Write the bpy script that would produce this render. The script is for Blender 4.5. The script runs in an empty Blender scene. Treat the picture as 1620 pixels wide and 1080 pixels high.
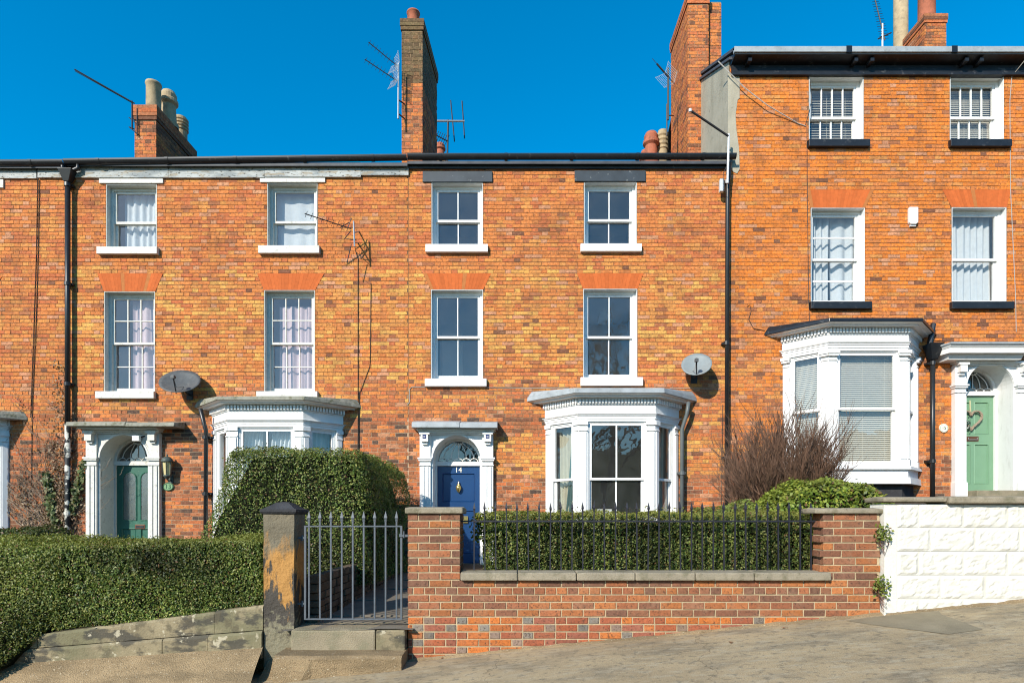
import bpy, math, random
import numpy as np
from mathutils import Vector, Matrix, noise as mnoise

# ------------------------------------------------------------------ camera, sky, sun, exposure
S = bpy.context.scene
COL = S.collection
EYE = 1.45
FPX = 960.0                     # focal length in photograph pixels (1620 wide)
cam_d = bpy.data.cameras.new('camera')
cam_d.sensor_width = 36.0
cam_d.lens = FPX / 1620.0 * 36.0
cam_d.shift_y = 280.0 / 1620.0
cam_d.clip_end = 3000
cam = bpy.data.objects.new('camera', cam_d)
COL.objects.link(cam)
cam.location = (0, 0, EYE)
cam.rotation_euler = (math.radians(90), 0, 0)
S.camera = cam

SUN_DIR = Vector((0.635, 1.0, -0.69)).normalized()      # direction the light travels
W = bpy.data.worlds.new('World'); S.world = W; W.use_nodes = True
wn = W.node_tree.nodes; wl = W.node_tree.links
sky = wn.new('ShaderNodeTexSky'); sky.sky_type = 'NISHITA'; sky.sun_disc = False
sky.sun_elevation = math.asin(-SUN_DIR.z)
sky.sun_rotation = math.atan2(-SUN_DIR.x, -SUN_DIR.y)
sky.air_density = 1.0; sky.dust_density = 0.28; sky.ozone_density = 3.5; sky.altitude = 300
hs = wn.new('ShaderNodeHueSaturation')
hs.inputs['Hue'].default_value = 0.488
hs.inputs['Saturation'].default_value = 1.42
hs.inputs['Value'].default_value = 1.02
bg = wn['Background']; bg.inputs['Strength'].default_value = 0.15
wl.new(sky.outputs[0], hs.inputs['Color']); wl.new(hs.outputs[0], bg.inputs['Color'])

sun_d = bpy.data.lights.new('sun', 'SUN'); sun_d.energy = 4.2; sun_d.angle = math.radians(0.53)
sun_d.color = (1.0, 0.93, 0.82)
sun = bpy.data.objects.new('sun', sun_d); COL.objects.link(sun)
sun.rotation_euler = SUN_DIR.to_track_quat('-Z', 'Y').to_euler(); sun.location = (-10, -15, 12)

S.render.engine = 'CYCLES'
S.cycles.use_denoising = True
S.cycles.filter_width = 1.1
S.cycles.max_bounces = 8; S.cycles.transparent_max_bounces = 16
S.cycles.caustics_reflective = False; S.cycles.caustics_refractive = False
S.view_settings.view_transform = 'Standard'; S.view_settings.look = 'None'
S.view_settings.exposure = 0.62; S.view_settings.gamma = 1.0
S.view_settings.use_curve_mapping = False

R = random.Random(14)
NR = np.random.default_rng(14)
HY = 12.0                        # the house fronts stand on this plane
def wx(px, Y=HY): return (px - 810.0) * Y / FPX
def wz(py, Y=HY): return EYE + (820.0 - py) * Y / FPX
def at(px, py, Y): return Vector((wx(px, Y), Y, wz(py, Y)))

# ------------------------------------------------------------------ helpers
WORLD = {}
def link(o, parent=None):
    COL.objects.link(o)
    if parent is not None:
        o.parent = parent
        o.matrix_parent_inverse = Matrix.Translation(-WORLD.get(parent.name, Vector((0, 0, 0))))
    WORLD[o.name] = Vector(o.location)
    return o
def tag(o, label=None, cat=None, group=None, kind=None):
    if label: o['label'] = label
    if cat: o['category'] = cat
    if group: o['group'] = group
    if kind: o['kind'] = kind
    return o
def thing(name, label, cat, loc, group=None):
    o = bpy.data.objects.new(name, None); o.empty_display_size = 0.2
    o.location = loc; link(o)
    return tag(o, label, cat, group)

class MB:
    def __init__(s): s.v = []; s.f = []; s.c = []
    def add(s, vs, fs, col=None):
        n = len(s.v); s.v.extend([tuple(p) for p in vs])
        for f in fs: s.f.append(tuple(i + n for i in f)); s.c.append(col or (1, 1, 1))
        return s
    def quad(s, a, b, c, d, col=None): return s.add([a, b, c, d], [(0, 1, 2, 3)], col)
    def box(s, x0, x1, y0, y1, z0, z1, col=None):
        return s.add([(x0, y0, z0), (x1, y0, z0), (x1, y1, z0), (x0, y1, z0), (x0, y0, z1), (x1, y0, z1), (x1, y1, z1), (x0, y1, z1)],
                     [(0, 3, 2, 1), (4, 5, 6, 7), (0, 1, 5, 4), (1, 2, 6, 5), (2, 3, 7, 6), (3, 0, 4, 7)], col)
    def hexa(s, p, col=None):      # eight points, bottom ring then top ring
        return s.add(p, [(0, 3, 2, 1), (4, 5, 6, 7), (0, 1, 5, 4), (1, 2, 6, 5), (2, 3, 7, 6), (3, 0, 4, 7)], col)
    def loft(s, a, b, col=None, cap=True):
        n = len(a); fs = [(i, (i + 1) % n, n + (i + 1) % n, n + i) for i in range(n)]
        if cap: fs += [tuple(range(n - 1, -1, -1)), tuple(range(n, 2 * n))]
        return s.add(list(a) + list(b), fs, col)
    def prism_y(s, pts, y0, y1, col=None):   # (x, z) outline pushed along Y
        return s.loft([(x, y0, z) for x, z in pts], [(x, y1, z) for x, z in pts], col)
    def prism_z(s, pts, z0, z1, col=None):
        return s.loft([(x, y, z0) for x, y in pts], [(x, y, z1) for x, y in pts], col)
    def tube(s, pts, r, n=8, col=None, cap=True):
        pts = [Vector(p) for p in pts]; rs = r if isinstance(r, (list, tuple)) else [r] * len(pts)
        rings = []; up = None
        for i, p in enumerate(pts):
            d = (pts[min(i + 1, len(pts) - 1)] - pts[max(i - 1, 0)])
            d = d.normalized() if d.length > 1e-9 else Vector((0, 0, 1))
            if up is None:
                up = Vector((0, 0, 1)) if abs(d.z) < 0.9 else Vector((1, 0, 0))
            e1 = d.cross(up)
            if e1.length < 1e-4: e1 = d.orthogonal()
            e1.normalize(); e2 = d.cross(e1).normalized(); up = e1.cross(d)
            rings.append([p + (e1 * math.cos(2 * math.pi * k / n) + e2 * math.sin(2 * math.pi * k / n)) * rs[i] for k in range(n)])
        vs = [q for ring in rings for q in ring]; fs = []
        for i in range(len(rings) - 1):
            for k in range(n):
                a = i * n + k; b = i * n + (k + 1) % n
                fs.append((a, b, b + n, a + n))
        if cap: fs += [tuple(range(n - 1, -1, -1)), tuple(range(len(vs) - n, len(vs)))]
        return s.add(vs, fs, col)
    def lathe(s, c, prof, n=20, col=None, axis=None):
        c = Vector(c); ax = Vector(axis or (0, 0, 1)).normalized(); e1 = ax.orthogonal().normalized(); e2 = ax.cross(e1)
        vs = []; fs = []
        for r, h in prof:
            for k in range(n):
                a = 2 * math.pi * k / n
                vs.append(c + ax * h + (e1 * math.cos(a) + e2 * math.sin(a)) * r)
        for i in range(len(prof) - 1):
            for k in range(n):
                a = i * n + k; b = i * n + (k + 1) % n
                fs.append((a, b, b + n, a + n))
        return s.add(vs, fs, col)
    def build(s, name, mat, parent=None, smooth=False, origin=None, bevel=0, kind=None, label=None):
        me = bpy.data.meshes.new(name)
        if origin is None:
            if parent is None and s.v:
                A = np.array(s.v); origin = Vector(((A[:, 0].min() + A[:, 0].max()) / 2, (A[:, 1].min() + A[:, 1].max()) / 2, A[:, 2].min()))
            else: origin = Vector((0, 0, 0))
        origin = Vector(origin)
        me.from_pydata([(p[0] - origin.x, p[1] - origin.y, p[2] - origin.z) for p in s.v], [], s.f)
        at_ = me.attributes.new('Col', 'FLOAT_COLOR', 'FACE')
        at_.data.foreach_set('color', np.array([(c[0], c[1], c[2], 1.0) for c in s.c], dtype=np.float32).ravel())
        me.materials.append(M[mat] if isinstance(mat, str) else mat)
        if smooth: me.polygons.foreach_set('use_smooth', np.ones(len(me.polygons), dtype=bool))
        me.update()
        o = bpy.data.objects.new(name, me); o.location = origin
        link(o, parent)
        if bevel:
            b = o.modifiers.new('bevel', 'BEVEL'); b.width = bevel; b.segments = 2; b.limit_method = 'ANGLE'
        if kind: o['kind'] = kind
        if label: o['label'] = label
        return o

class Frame:           # a vertical working plane: u along it, d out of it, z up
    def __init__(s, p0, p1):
        s.o = Vector((p0[0], p0[1], 0)); d = Vector((p1[0] - p0[0], p1[1] - p0[1], 0)); s.L = d.length
        s.u = d.normalized(); s.n = Vector((s.u.y, -s.u.x, 0))
    def p(s, u, d, z): q = s.o + s.u * u + s.n * d; return (q.x, q.y, z)
    def box(s, mb, u0, u1, d0, d1, z0, z1, col=None):   # d0 outer (larger), d1 inner
        P = s.p
        mb.hexa([P(u0, d0, z0), P(u1, d0, z0), P(u1, d1, z0), P(u0, d1, z0), P(u0, d0, z1), P(u1, d0, z1), P(u1, d1, z1), P(u0, d1, z1)], col)

# ------------------------------------------------------------------ materials
M = {}
def nodes_of(name):
    m = bpy.data.materials.new(name); m.use_nodes = True; M[name] = m
    nt = m.node_tree; b = nt.nodes['Principled BSDF']
    return m, nt, b
def N(nt, t, **kw):
    n = nt.nodes.new(t)
    for k, v in kw.items(): setattr(n, k, v)
    return n
def noise(nt, scale, detail=3, rough=0.55, vec=None, stretch=None):
    n = N(nt, 'ShaderNodeTexNoise'); n.inputs['Scale'].default_value = scale; n.inputs['Detail'].default_value = detail
    n.inputs['Roughness'].default_value = rough
    g = N(nt, 'ShaderNodeNewGeometry')
    src = g.outputs['Position']
    if stretch:
        mp = N(nt, 'ShaderNodeMapping'); mp.inputs['Scale'].default_value = stretch
        nt.links.new(src, mp.inputs['Vector']); src = mp.outputs[0]
    nt.links.new(src, n.inputs['Vector'])
    return n.outputs['Fac']
def ramp(nt, fac, lo, hi, a=0.0, b=1.0):
    n = N(nt, 'ShaderNodeMapRange'); n.inputs['From Min'].default_value = lo; n.inputs['From Max'].default_value = hi
    n.inputs['To Min'].default_value = a; n.inputs['To Max'].default_value = b
    nt.links.new(fac, n.inputs['Value']); return n.outputs[0]
def mix(nt, fac, a, b, mode='MIX'):
    n = N(nt, 'ShaderNodeMix', data_type='RGBA', blend_type=mode)
    for sock, v in ((n.inputs[0], fac), (n.inputs[6], a), (n.inputs[7], b)):
        if hasattr(v, 'node'): nt.links.new(v, sock)
        elif isinstance(v, (int, float)): sock.default_value = v
        else: sock.default_value = (*v[:3], 1)
    return n.outputs[2]
def scale_col(nt, col, f):
    n = N(nt, 'ShaderNodeVectorMath', operation='SCALE')
    if hasattr(col, 'node'): nt.links.new(col, n.inputs[0])
    else: n.inputs[0].default_value = col[:3]
    nt.links.new(f, n.inputs['Scale']); return n.outputs[0]
def bump(nt, b, h, strength, dist=0.02):
    n = N(nt, 'ShaderNodeBump'); n.inputs['Strength'].default_value = strength; n.inputs['Distance'].default_value = dist
    nt.links.new(h, n.inputs['Height']); nt.links.new(n.outputs[0], b.inputs['Normal'])
def pmat(name, col=None, var=0.12, ns=6, rough=0.6, bmp=0.0, bs=60, spec=0.3, metal=0.0, stains=(), attr=False, fine=0.0):
    m, nt, b = nodes_of(name)
    if attr:
        a = N(nt, 'ShaderNodeAttribute', attribute_name='Col'); c = a.outputs['Color']
    else: c = col
    c = scale_col(nt, c, ramp(nt, noise(nt, ns, 4), 0.25, 0.75, 1 - var, 1 + var))
    if fine: c = scale_col(nt, c, ramp(nt, noise(nt, bs * 2.3, 2), 0.3, 0.7, 1 - fine, 1 + fine))
    for st in stains:      # (colour, scale, lo, hi, amount[, stretch])
        f = ramp(nt, noise(nt, st[1], 5, 0.6, stretch=st[5] if len(st) > 5 else None), st[2], st[3], 0, st[4])
        c = mix(nt, f, c, st[0])
    nt.links.new(c, b.inputs['Base Color'])
    b.inputs['Roughness'].default_value = rough; b.inputs['Metallic'].default_value = metal
    b.inputs['Specular IOR Level'].default_value = spec
    if bmp: bump(nt, b, noise(nt, bs, 4), bmp)
    return m
def brick_mat(name, obj):
    m, nt, b = nodes_of(name)
    if obj: c = N(nt, 'ShaderNodeObjectInfo').outputs['Color']
    else: c = N(nt, 'ShaderNodeAttribute', attribute_name='Col').outputs['Color']
    c = scale_col(nt, c, ramp(nt, noise(nt, 20, 5, 0.75), 0.32, 0.68, 0.66, 1.32))
    c = mix(nt, ramp(nt, noise(nt, 13, 5, 0.72, stretch=(1, 1, 1.6)), 0.53, 0.66, 0, 0.45), c, (0.42, 0.235, 0.13))     # lime bloom
    c = mix(nt, ramp(nt, noise(nt, 19, 5, 0.75, stretch=(1, 1, 1.8)), 0.455, 0.375, 0, 0.8), c, (0.06, 0.034, 0.022))  # pits, spalled faces
    c = mix(nt, ramp(nt, noise(nt, 2.4, 6, 0.7), 0.50, 0.70, 0, 0.45), c, (0.13, 0.062, 0.034))                       # grimy patches
    c = mix(nt, ramp(nt, noise(nt, 1.3, 5, 0.65, stretch=(2.6, 1, 0.3)), 0.54, 0.74, 0, 0.35), c, (0.11, 0.06, 0.035))  # rain streaks
    nt.links.new(c, b.inputs['Base Color'])
    b.inputs['Roughness'].default_value = 0.85; b.inputs['Specular IOR Level'].default_value = 0.15
    bump(nt, b, noise(nt, 45, 4, 0.65), 0.6, 0.012)
brick_mat('brick_mesh', False); brick_mat('brick_obj', True)
def gbrick_mat(name):
    m, nt, b = nodes_of(name)
    c = N(nt, 'ShaderNodeObjectInfo').outputs['Color']
    c = scale_col(nt, c, ramp(nt, noise(nt, 35, 5, 0.65), 0.28, 0.72, 0.75, 1.25))
    c = mix(nt, ramp(nt, noise(nt, 14, 5, 0.7), 0.55, 0.72, 0, 0.45), c, (0.13, 0.075, 0.05))
    c = mix(nt, ramp(nt, noise(nt, 5, 6, 0.7), 0.50, 0.68, 0, 0.36), c, (0.30, 0.20, 0.125))
    c = mix(nt, ramp(nt, noise(nt, 48, 4, 0.7), 0.45, 0.36, 0, 0.75), c, (0.06, 0.036, 0.026))
    nt.links.new(c, b.inputs['Base Color']); b.inputs['Roughness'].default_value = 0.88; b.inputs['Specular IOR Level'].default_value = 0.15
    bump(nt, b, noise(nt, 70, 4, 0.65), 0.45, 0.008)
gbrick_mat('garden_brick')
pmat('mortar', attr=True, var=0.25, ns=7, rough=0.95, bmp=0.4, bs=80, spec=0.1)
pmat('arch_brick', attr=True, var=0.12, ns=14, rough=0.8, bmp=0.15, bs=80, spec=0.15, stains=[((0.25, 0.12, 0.05), 40, 0.58, 0.7, 0.4)])
pmat('white_paint', (0.74, 0.735, 0.71), var=0.03, ns=5, rough=0.42, bmp=0.03, bs=60, spec=0.35, stains=[((0.42, 0.40, 0.35), 6, 0.54, 0.76, 0.35, (2.2, 2.2, 0.5)), ((0.22, 0.20, 0.16), 30, 0.66, 0.72, 0.4)])
pmat('old_paint', (0.60, 0.585, 0.53), var=0.08, ns=6, rough=0.6, bmp=0.12, bs=50, spec=0.25, stains=[((0.30, 0.28, 0.23), 16, 0.57, 0.72, 0.7), ((0.12, 0.11, 0.09), 45, 0.64, 0.7, 0.7)])
pmat('peeling_paint', (0.40, 0.41, 0.39), var=0.2, ns=5, rough=0.75, bmp=0.2, bs=40, spec=0.2, stains=[((0.20, 0.225, 0.23), 4, 0.46, 0.58, 0.75, (0.4, 1, 2)), ((0.30, 0.24, 0.16), 7, 0.54, 0.60, 0.75, (0.5, 1, 2)), ((0.04, 0.036, 0.03), 22, 0.58, 0.62, 0.9, (0.6, 1, 1.5))])
pmat('black_paint', (0.012, 0.014, 0.018), var=0.3, ns=6, rough=0.45, bmp=0.08, bs=40, spec=0.4, stains=[((0.18, 0.18, 0.18), 9, 0.6, 0.72, 0.35)])
pmat('dark_board', (0.035, 0.045, 0.055), var=0.25, ns=4, rough=0.55, bmp=0.05, bs=40, spec=0.35, stains=[((0.28, 0.29, 0.28), 12, 0.64, 0.72, 0.5)])
pmat('gutter_black', (0.012, 0.013, 0.015), var=0.25, ns=5, rough=0.32, spec=0.45, stains=[((0.10, 0.10, 0.09), 10, 0.62, 0.72, 0.5)])
pmat('pipe_black', (0.016, 0.017, 0.018), var=0.25, ns=5, rough=0.38, spec=0.45)
pmat('pipe_peeling', (0.02, 0.022, 0.022), var=0.2, ns=5, rough=0.6, spec=0.3, stains=[((0.55, 0.53, 0.45), 6, 0.49, 0.53, 0.95)])
pmat('pipe_grey', (0.10, 0.115, 0.115), var=0.15, ns=5, rough=0.45, spec=0.4)
pmat('lead', (0.30, 0.325, 0.335), var=0.18, ns=5, rough=0.55, bmp=0.08, bs=25, spec=0.4, stains=[((0.16, 0.17, 0.16), 8, 0.56, 0.7, 0.6)])
pmat('mossy_slab', (0.26, 0.25, 0.20), var=0.25, ns=6, rough=0.9, bmp=0.5, bs=30, spec=0.15, stains=[((0.10, 0.10, 0.045), 10, 0.52, 0.66, 0.7)])
pmat('coping_stone', (0.27, 0.23, 0.165), var=0.2, ns=5, rough=0.9, bmp=0.35, bs=60, spec=0.15, fine=0.15, stains=[((0.10, 0.095, 0.05), 7, 0.5, 0.66, 0.6), ((0.05, 0.045, 0.035), 40, 0.62, 0.7, 0.6)])
pmat('slab_stone', (0.25, 0.205, 0.125), var=0.3, ns=3, rough=0.9, bmp=0.35, bs=45, spec=0.15, fine=0.1, stains=[((0.15, 0.14, 0.08), 2.2, 0.46, 0.60, 0.8), ((0.05, 0.048, 0.042), 2.6, 0.51, 0.57, 0.8, (1, 1, 2.2)), ((0.10, 0.085, 0.055), 9, 0.52, 0.62, 0.7), ((0.46, 0.41, 0.29), 7, 0.60, 0.64, 0.8)])
pmat('step_stone', (0.27, 0.225, 0.15), var=0.2, ns=5, rough=0.92, bmp=0.5, bs=70, spec=0.15, fine=0.18, stains=[((0.17, 0.16, 0.10), 4, 0.5, 0.65, 0.65)])
pmat('aggregate', (0.30, 0.215, 0.12), var=0.25, ns=4, rough=0.95, bmp=0.9, bs=85, spec=0.15, fine=0.28, stains=[((0.17, 0.125, 0.072), 2.4, 0.46, 0.62, 0.7, (0.5, 1, 2.5)), ((0.50, 0.42, 0.29), 42, 0.63, 0.67, 0.8), ((0.12, 0.085, 0.05), 50, 0.60, 0.66, 0.7)])
def pier_mat():
    m, nt, b = nodes_of('pier_stone')
    g = N(nt, 'ShaderNodeNewGeometry'); sx = N(nt, 'ShaderNodeSeparateXYZ'); nt.links.new(g.outputs['Position'], sx.inputs[0])
    n1 = noise(nt, 5, 5, 0.6); n2 = noise(nt, 3.2, 5, 0.65, stretch=(2.6, 2.6, 0.7)); n3 = noise(nt, 16, 4, 0.6)
    c = scale_col(nt, (0.17, 0.145, 0.10), ramp(nt, n1, 0.25, 0.75, 0.75, 1.25))
    add = N(nt, 'ShaderNodeMath', operation='MULTIPLY_ADD'); nt.links.new(n2, add.inputs[0]); add.inputs[1].default_value = 1.1; nt.links.new(sx.outputs['Z'], add.inputs[2])
    c = mix(nt, ramp(nt, add.outputs[0], 1.78, 1.62, 0, 0.95), c, (0.42, 0.215, 0.065))        # flaked, fresh orange stone below the head
    add2 = N(nt, 'ShaderNodeMath', operation='MULTIPLY_ADD'); nt.links.new(n2, add2.inputs[0]); add2.inputs[1].default_value = -2.4; nt.links.new(sx.outputs['Z'], add2.inputs[2])
    c = mix(nt, ramp(nt, add2.outputs[0], -0.30, -0.40, 0, 0.95), c, (0.055, 0.056, 0.052))      # black crust
    add3 = N(nt, 'ShaderNodeMath', operation='MULTIPLY_ADD'); nt.links.new(n3, add3.inputs[0]); add3.inputs[1].default_value = 0.9; nt.links.new(sx.outputs['Z'], add3.inputs[2])
    c = mix(nt, ramp(nt, add3.outputs[0], 0.86, 0.74, 0, 0.8), c, (0.24, 0.215, 0.14))
    nt.links.new(c, b.inputs['Base Color']); b.inputs['Roughness'].default_value = 0.92; b.inputs['Specular IOR Level'].default_value = 0.12
    bump(nt, b, noise(nt, 28, 5, 0.65), 0.7, 0.03)
pier_mat()
pmat('sooty_stone', (0.045, 0.045, 0.047), var=0.3, ns=6, rough=0.9, bmp=0.4, bs=45, spec=0.15)
pmat('side_stone', attr=True, var=0.3, ns=8, rough=0.95, bmp=0.6, bs=40, spec=0.1)
pmat('block_paint', (0.64, 0.615, 0.54), var=0.04, ns=4, rough=0.6, bmp=0.25, bs=40, spec=0.25, stains=[((0.40, 0.34, 0.24), 9, 0.60, 0.74, 0.5), ((0.30, 0.26, 0.17), 2.5, 0.58, 0.75, 0.4, (1, 1, 0.6))])
pmat('asphalt', (0.40, 0.305, 0.18), var=0.2, ns=1.3, rough=0.95, bmp=0.6, bs=150, spec=0.12, fine=0.2, stains=[((0.17, 0.145, 0.105), 2.6, 0.47, 0.64, 0.6, (0.6, 1.4, 1)), ((0.44, 0.37, 0.255), 9, 0.50, 0.64, 0.55, (0.6, 1.5, 1)), ((0.13, 0.115, 0.085), 16, 0.54, 0.66, 0.55), ((0.52, 0.45, 0.33), 70, 0.60, 0.68, 0.5), ((0.06, 0.055, 0.05), 110, 0.6, 0.68, 0.6)])
def cracks(name, scale, width):
    nt = M[name].node_tree; b = nt.nodes['Principled BSDF']; src = b.inputs['Base Color'].links[0].from_socket
    v = N(nt, 'ShaderNodeTexVoronoi', feature='DISTANCE_TO_EDGE'); v.inputs['Scale'].default_value = scale
    g = N(nt, 'ShaderNodeNewGeometry'); n = N(nt, 'ShaderNodeTexNoise'); n.inputs['Scale'].default_value = 3.0; n.inputs['Detail'].default_value = 5
    nt.links.new(g.outputs['Position'], n.inputs['Vector']); a = N(nt, 'ShaderNodeVectorMath', operation='MULTIPLY_ADD'); a.inputs[1].default_value = (0.5, 0.5, 0.5)
    nt.links.new(n.outputs['Color'], a.inputs[0]); nt.links.new(g.outputs['Position'], a.inputs[2]); nt.links.new(a.outputs[0], v.inputs['Vector'])
    nt.links.new(mix(nt, ramp(nt, v.outputs['Distance'], 0.0, width, 0.55, 0.0), src, (0.05, 0.042, 0.03)), b.inputs['Base Color'])
cracks('asphalt', 0.4, 0.003)
pmat('asphalt_patch', (0.26, 0.215, 0.14), var=0.15, ns=5, rough=0.95, bmp=0.5, bs=160, spec=0.12, fine=0.2)
pmat('road', (0.06, 0.06, 0.06), var=0.2, ns=2, rough=0.9, bmp=0.4, bs=120, spec=0.15, fine=0.15)
pmat('soil', (0.07, 0.05, 0.032), var=0.3, ns=5, rough=0.95, bmp=0.6, bs=25, spec=0.1)
pmat('land', (0.07, 0.085, 0.03), var=0.3, ns=0.5, rough=0.95, spec=0.1)
pmat('path_stone', (0.16, 0.14, 0.11), var=0.25, ns=3, rough=0.92, bmp=0.3, bs=50, spec=0.12)
pmat('slate', (0.06, 0.065, 0.075), var=0.3, ns=6, rough=0.6, spec=0.3)
pmat('cement', (0.37, 0.335, 0.255), var=0.12, ns=3, rough=0.92, bmp=0.25, bs=30, spec=0.12, stains=[((0.24, 0.22, 0.16), 2.5, 0.50, 0.68, 0.6, (1, 1, 0.3)), ((0.16, 0.14, 0.10), 8, 0.6, 0.7, 0.5)])
pmat('iron', (0.018, 0.018, 0.024), var=0.3, ns=14, rough=0.5, spec=0.4)
pmat('gate_metal', (0.085, 0.10, 0.115), var=0.2, ns=14, rough=0.5, spec=0.4, bmp=0.1, bs=80)
pmat('aluminium', (0.35, 0.36, 0.37), var=0.1, ns=20, rough=0.4, metal=0.6)
pmat('aerial_dark', (0.03, 0.03, 0.032), var=0.2, ns=20, rough=0.5)
pmat('aerial_white', (0.55, 0.57, 0.58), var=0.1, ns=20, rough=0.5)
pmat('dish_dark', (0.085, 0.09, 0.09), var=0.15, ns=14, rough=0.5, stains=[((0.2, 0.19, 0.17), 18, 0.56, 0.7, 0.4)])
pmat('dish_pale', (0.21, 0.235, 0.235), var=0.08, ns=8, rough=0.45)
pmat('cable', (0.03, 0.026, 0.022), var=0.2, ns=10, rough=0.6)
pmat('pale_cable', (0.36, 0.33, 0.29), var=0.15, ns=10, rough=0.6)
pmat('terracotta', (0.36, 0.115, 0.06), var=0.2, ns=9, rough=0.8, bmp=0.15, bs=40, stains=[((0.10, 0.06, 0.04), 8, 0.55, 0.7, 0.6)])
pmat('buff_clay', (0.38, 0.29, 0.17), var=0.2, ns=7, rough=0.8, bmp=0.15, bs=40, stains=[((0.16, 0.12, 0.08), 6, 0.52, 0.7, 0.6)])
pmat('door_blue', (0.009, 0.044, 0.135), var=0.06, ns=5, rough=0.3, spec=0.5)
pmat('door_dark_green', (0.022, 0.105, 0.07), var=0.15, ns=8, rough=0.45, spec=0.4, stains=[((0.14, 0.23, 0.17), 12, 0.6, 0.72, 0.5)])
pmat('door_pale_green', (0.15, 0.275, 0.17), var=0.04, ns=5, rough=0.42, spec=0.4)
pmat('brass', (0.62, 0.46, 0.16), var=0.1, ns=20, rough=0.3, metal=0.9)
pmat('copper_brown', (0.16, 0.075, 0.045), var=0.1, ns=20, rough=0.4, metal=0.5)
pmat('number_paint', (0.8, 0.77, 0.66), var=0.02, rough=0.5)
pmat('plate_green', (0.17, 0.30, 0.15), var=0.08, ns=30, rough=0.45)
pmat('plate_dark', (0.03, 0.10, 0.05), var=0.05, rough=0.5)
pmat('plate_blue', (0.01, 0.02, 0.12), var=0.05, rough=0.35)
pmat('wicker', (0.27, 0.21, 0.15), var=0.3, ns=60, rough=0.8)
pmat('ribbon', (0.42, 0.42, 0.25), var=0.1, ns=20, rough=0.7)
pmat('lantern_glass', (0.50, 0.42, 0.20), var=0.1, ns=30, rough=0.25, spec=0.5)
pmat('lantern_metal', (0.06, 0.075, 0.065), var=0.25, ns=30, rough=0.5)
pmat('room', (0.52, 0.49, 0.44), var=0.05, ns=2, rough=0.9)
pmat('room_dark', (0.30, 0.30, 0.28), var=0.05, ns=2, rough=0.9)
pmat('white_joinery', (0.62, 0.62, 0.58), var=0.03, ns=2, rough=0.6)
pmat('alarm_white', (0.75, 0.75, 0.72), var=0.03, ns=10, rough=0.4)
pmat('blind_slat', (0.64, 0.59, 0.49), var=0.04, ns=8, rough=0.5)
pmat('bark', (0.085, 0.065, 0.05), var=0.3, ns=12, rough=0.9)
pmat('twig', attr=True, var=0.2, ns=20, rough=0.8)
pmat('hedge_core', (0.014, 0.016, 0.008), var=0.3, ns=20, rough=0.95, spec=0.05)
def cloth(name, col, trans=0.35):
    m, nt, b = nodes_of(name)
    c = scale_col(nt, col, ramp(nt, noise(nt, 12, 3), 0.25, 0.75, 0.94, 1.06))
    d = N(nt, 'ShaderNodeBsdfDiffuse'); t = N(nt, 'ShaderNodeBsdfTranslucent'); mx = N(nt, 'ShaderNodeMixShader')
    nt.links.new(c, d.inputs['Color']); nt.links.new(c, t.inputs['Color']); mx.inputs[0].default_value = trans
    nt.links.new(d.outputs[0], mx.inputs[1]); nt.links.new(t.outputs[0], mx.inputs[2])
    nt.links.new(mx.outputs[0], nt.nodes['Material Output'].inputs['Surface'])
cloth('cloth_white', (0.80, 0.81, 0.80)); cloth('cloth_pink', (0.82, 0.64, 0.65)); cloth('cloth_cream', (0.62, 0.57, 0.42)); cloth('cloth_teal', (0.10, 0.19, 0.18))
def leaf_mat():
    m, nt, b = nodes_of('leaf')
    a = N(nt, 'ShaderNodeAttribute', attribute_name='Col').outputs['Color']
    nt.links.new(a, b.inputs['Base Color']); b.inputs['Roughness'].default_value = 0.48; b.inputs['Specular IOR Level'].default_value = 0.3
    t = N(nt, 'ShaderNodeBsdfTranslucent'); mx = N(nt, 'ShaderNodeMixShader'); mx.inputs[0].default_value = 0.22
    c2 = mix(nt, 1.0, a, (1.3, 1.4, 0.5), 'MULTIPLY'); nt.links.new(c2, t.inputs['Color'])
    nt.links.new(b.outputs[0], mx.inputs[1]); nt.links.new(t.outputs[0], mx.inputs[2])
    nt.links.new(mx.outputs[0], nt.nodes['Material Output'].inputs['Surface'])
leaf_mat()
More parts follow.
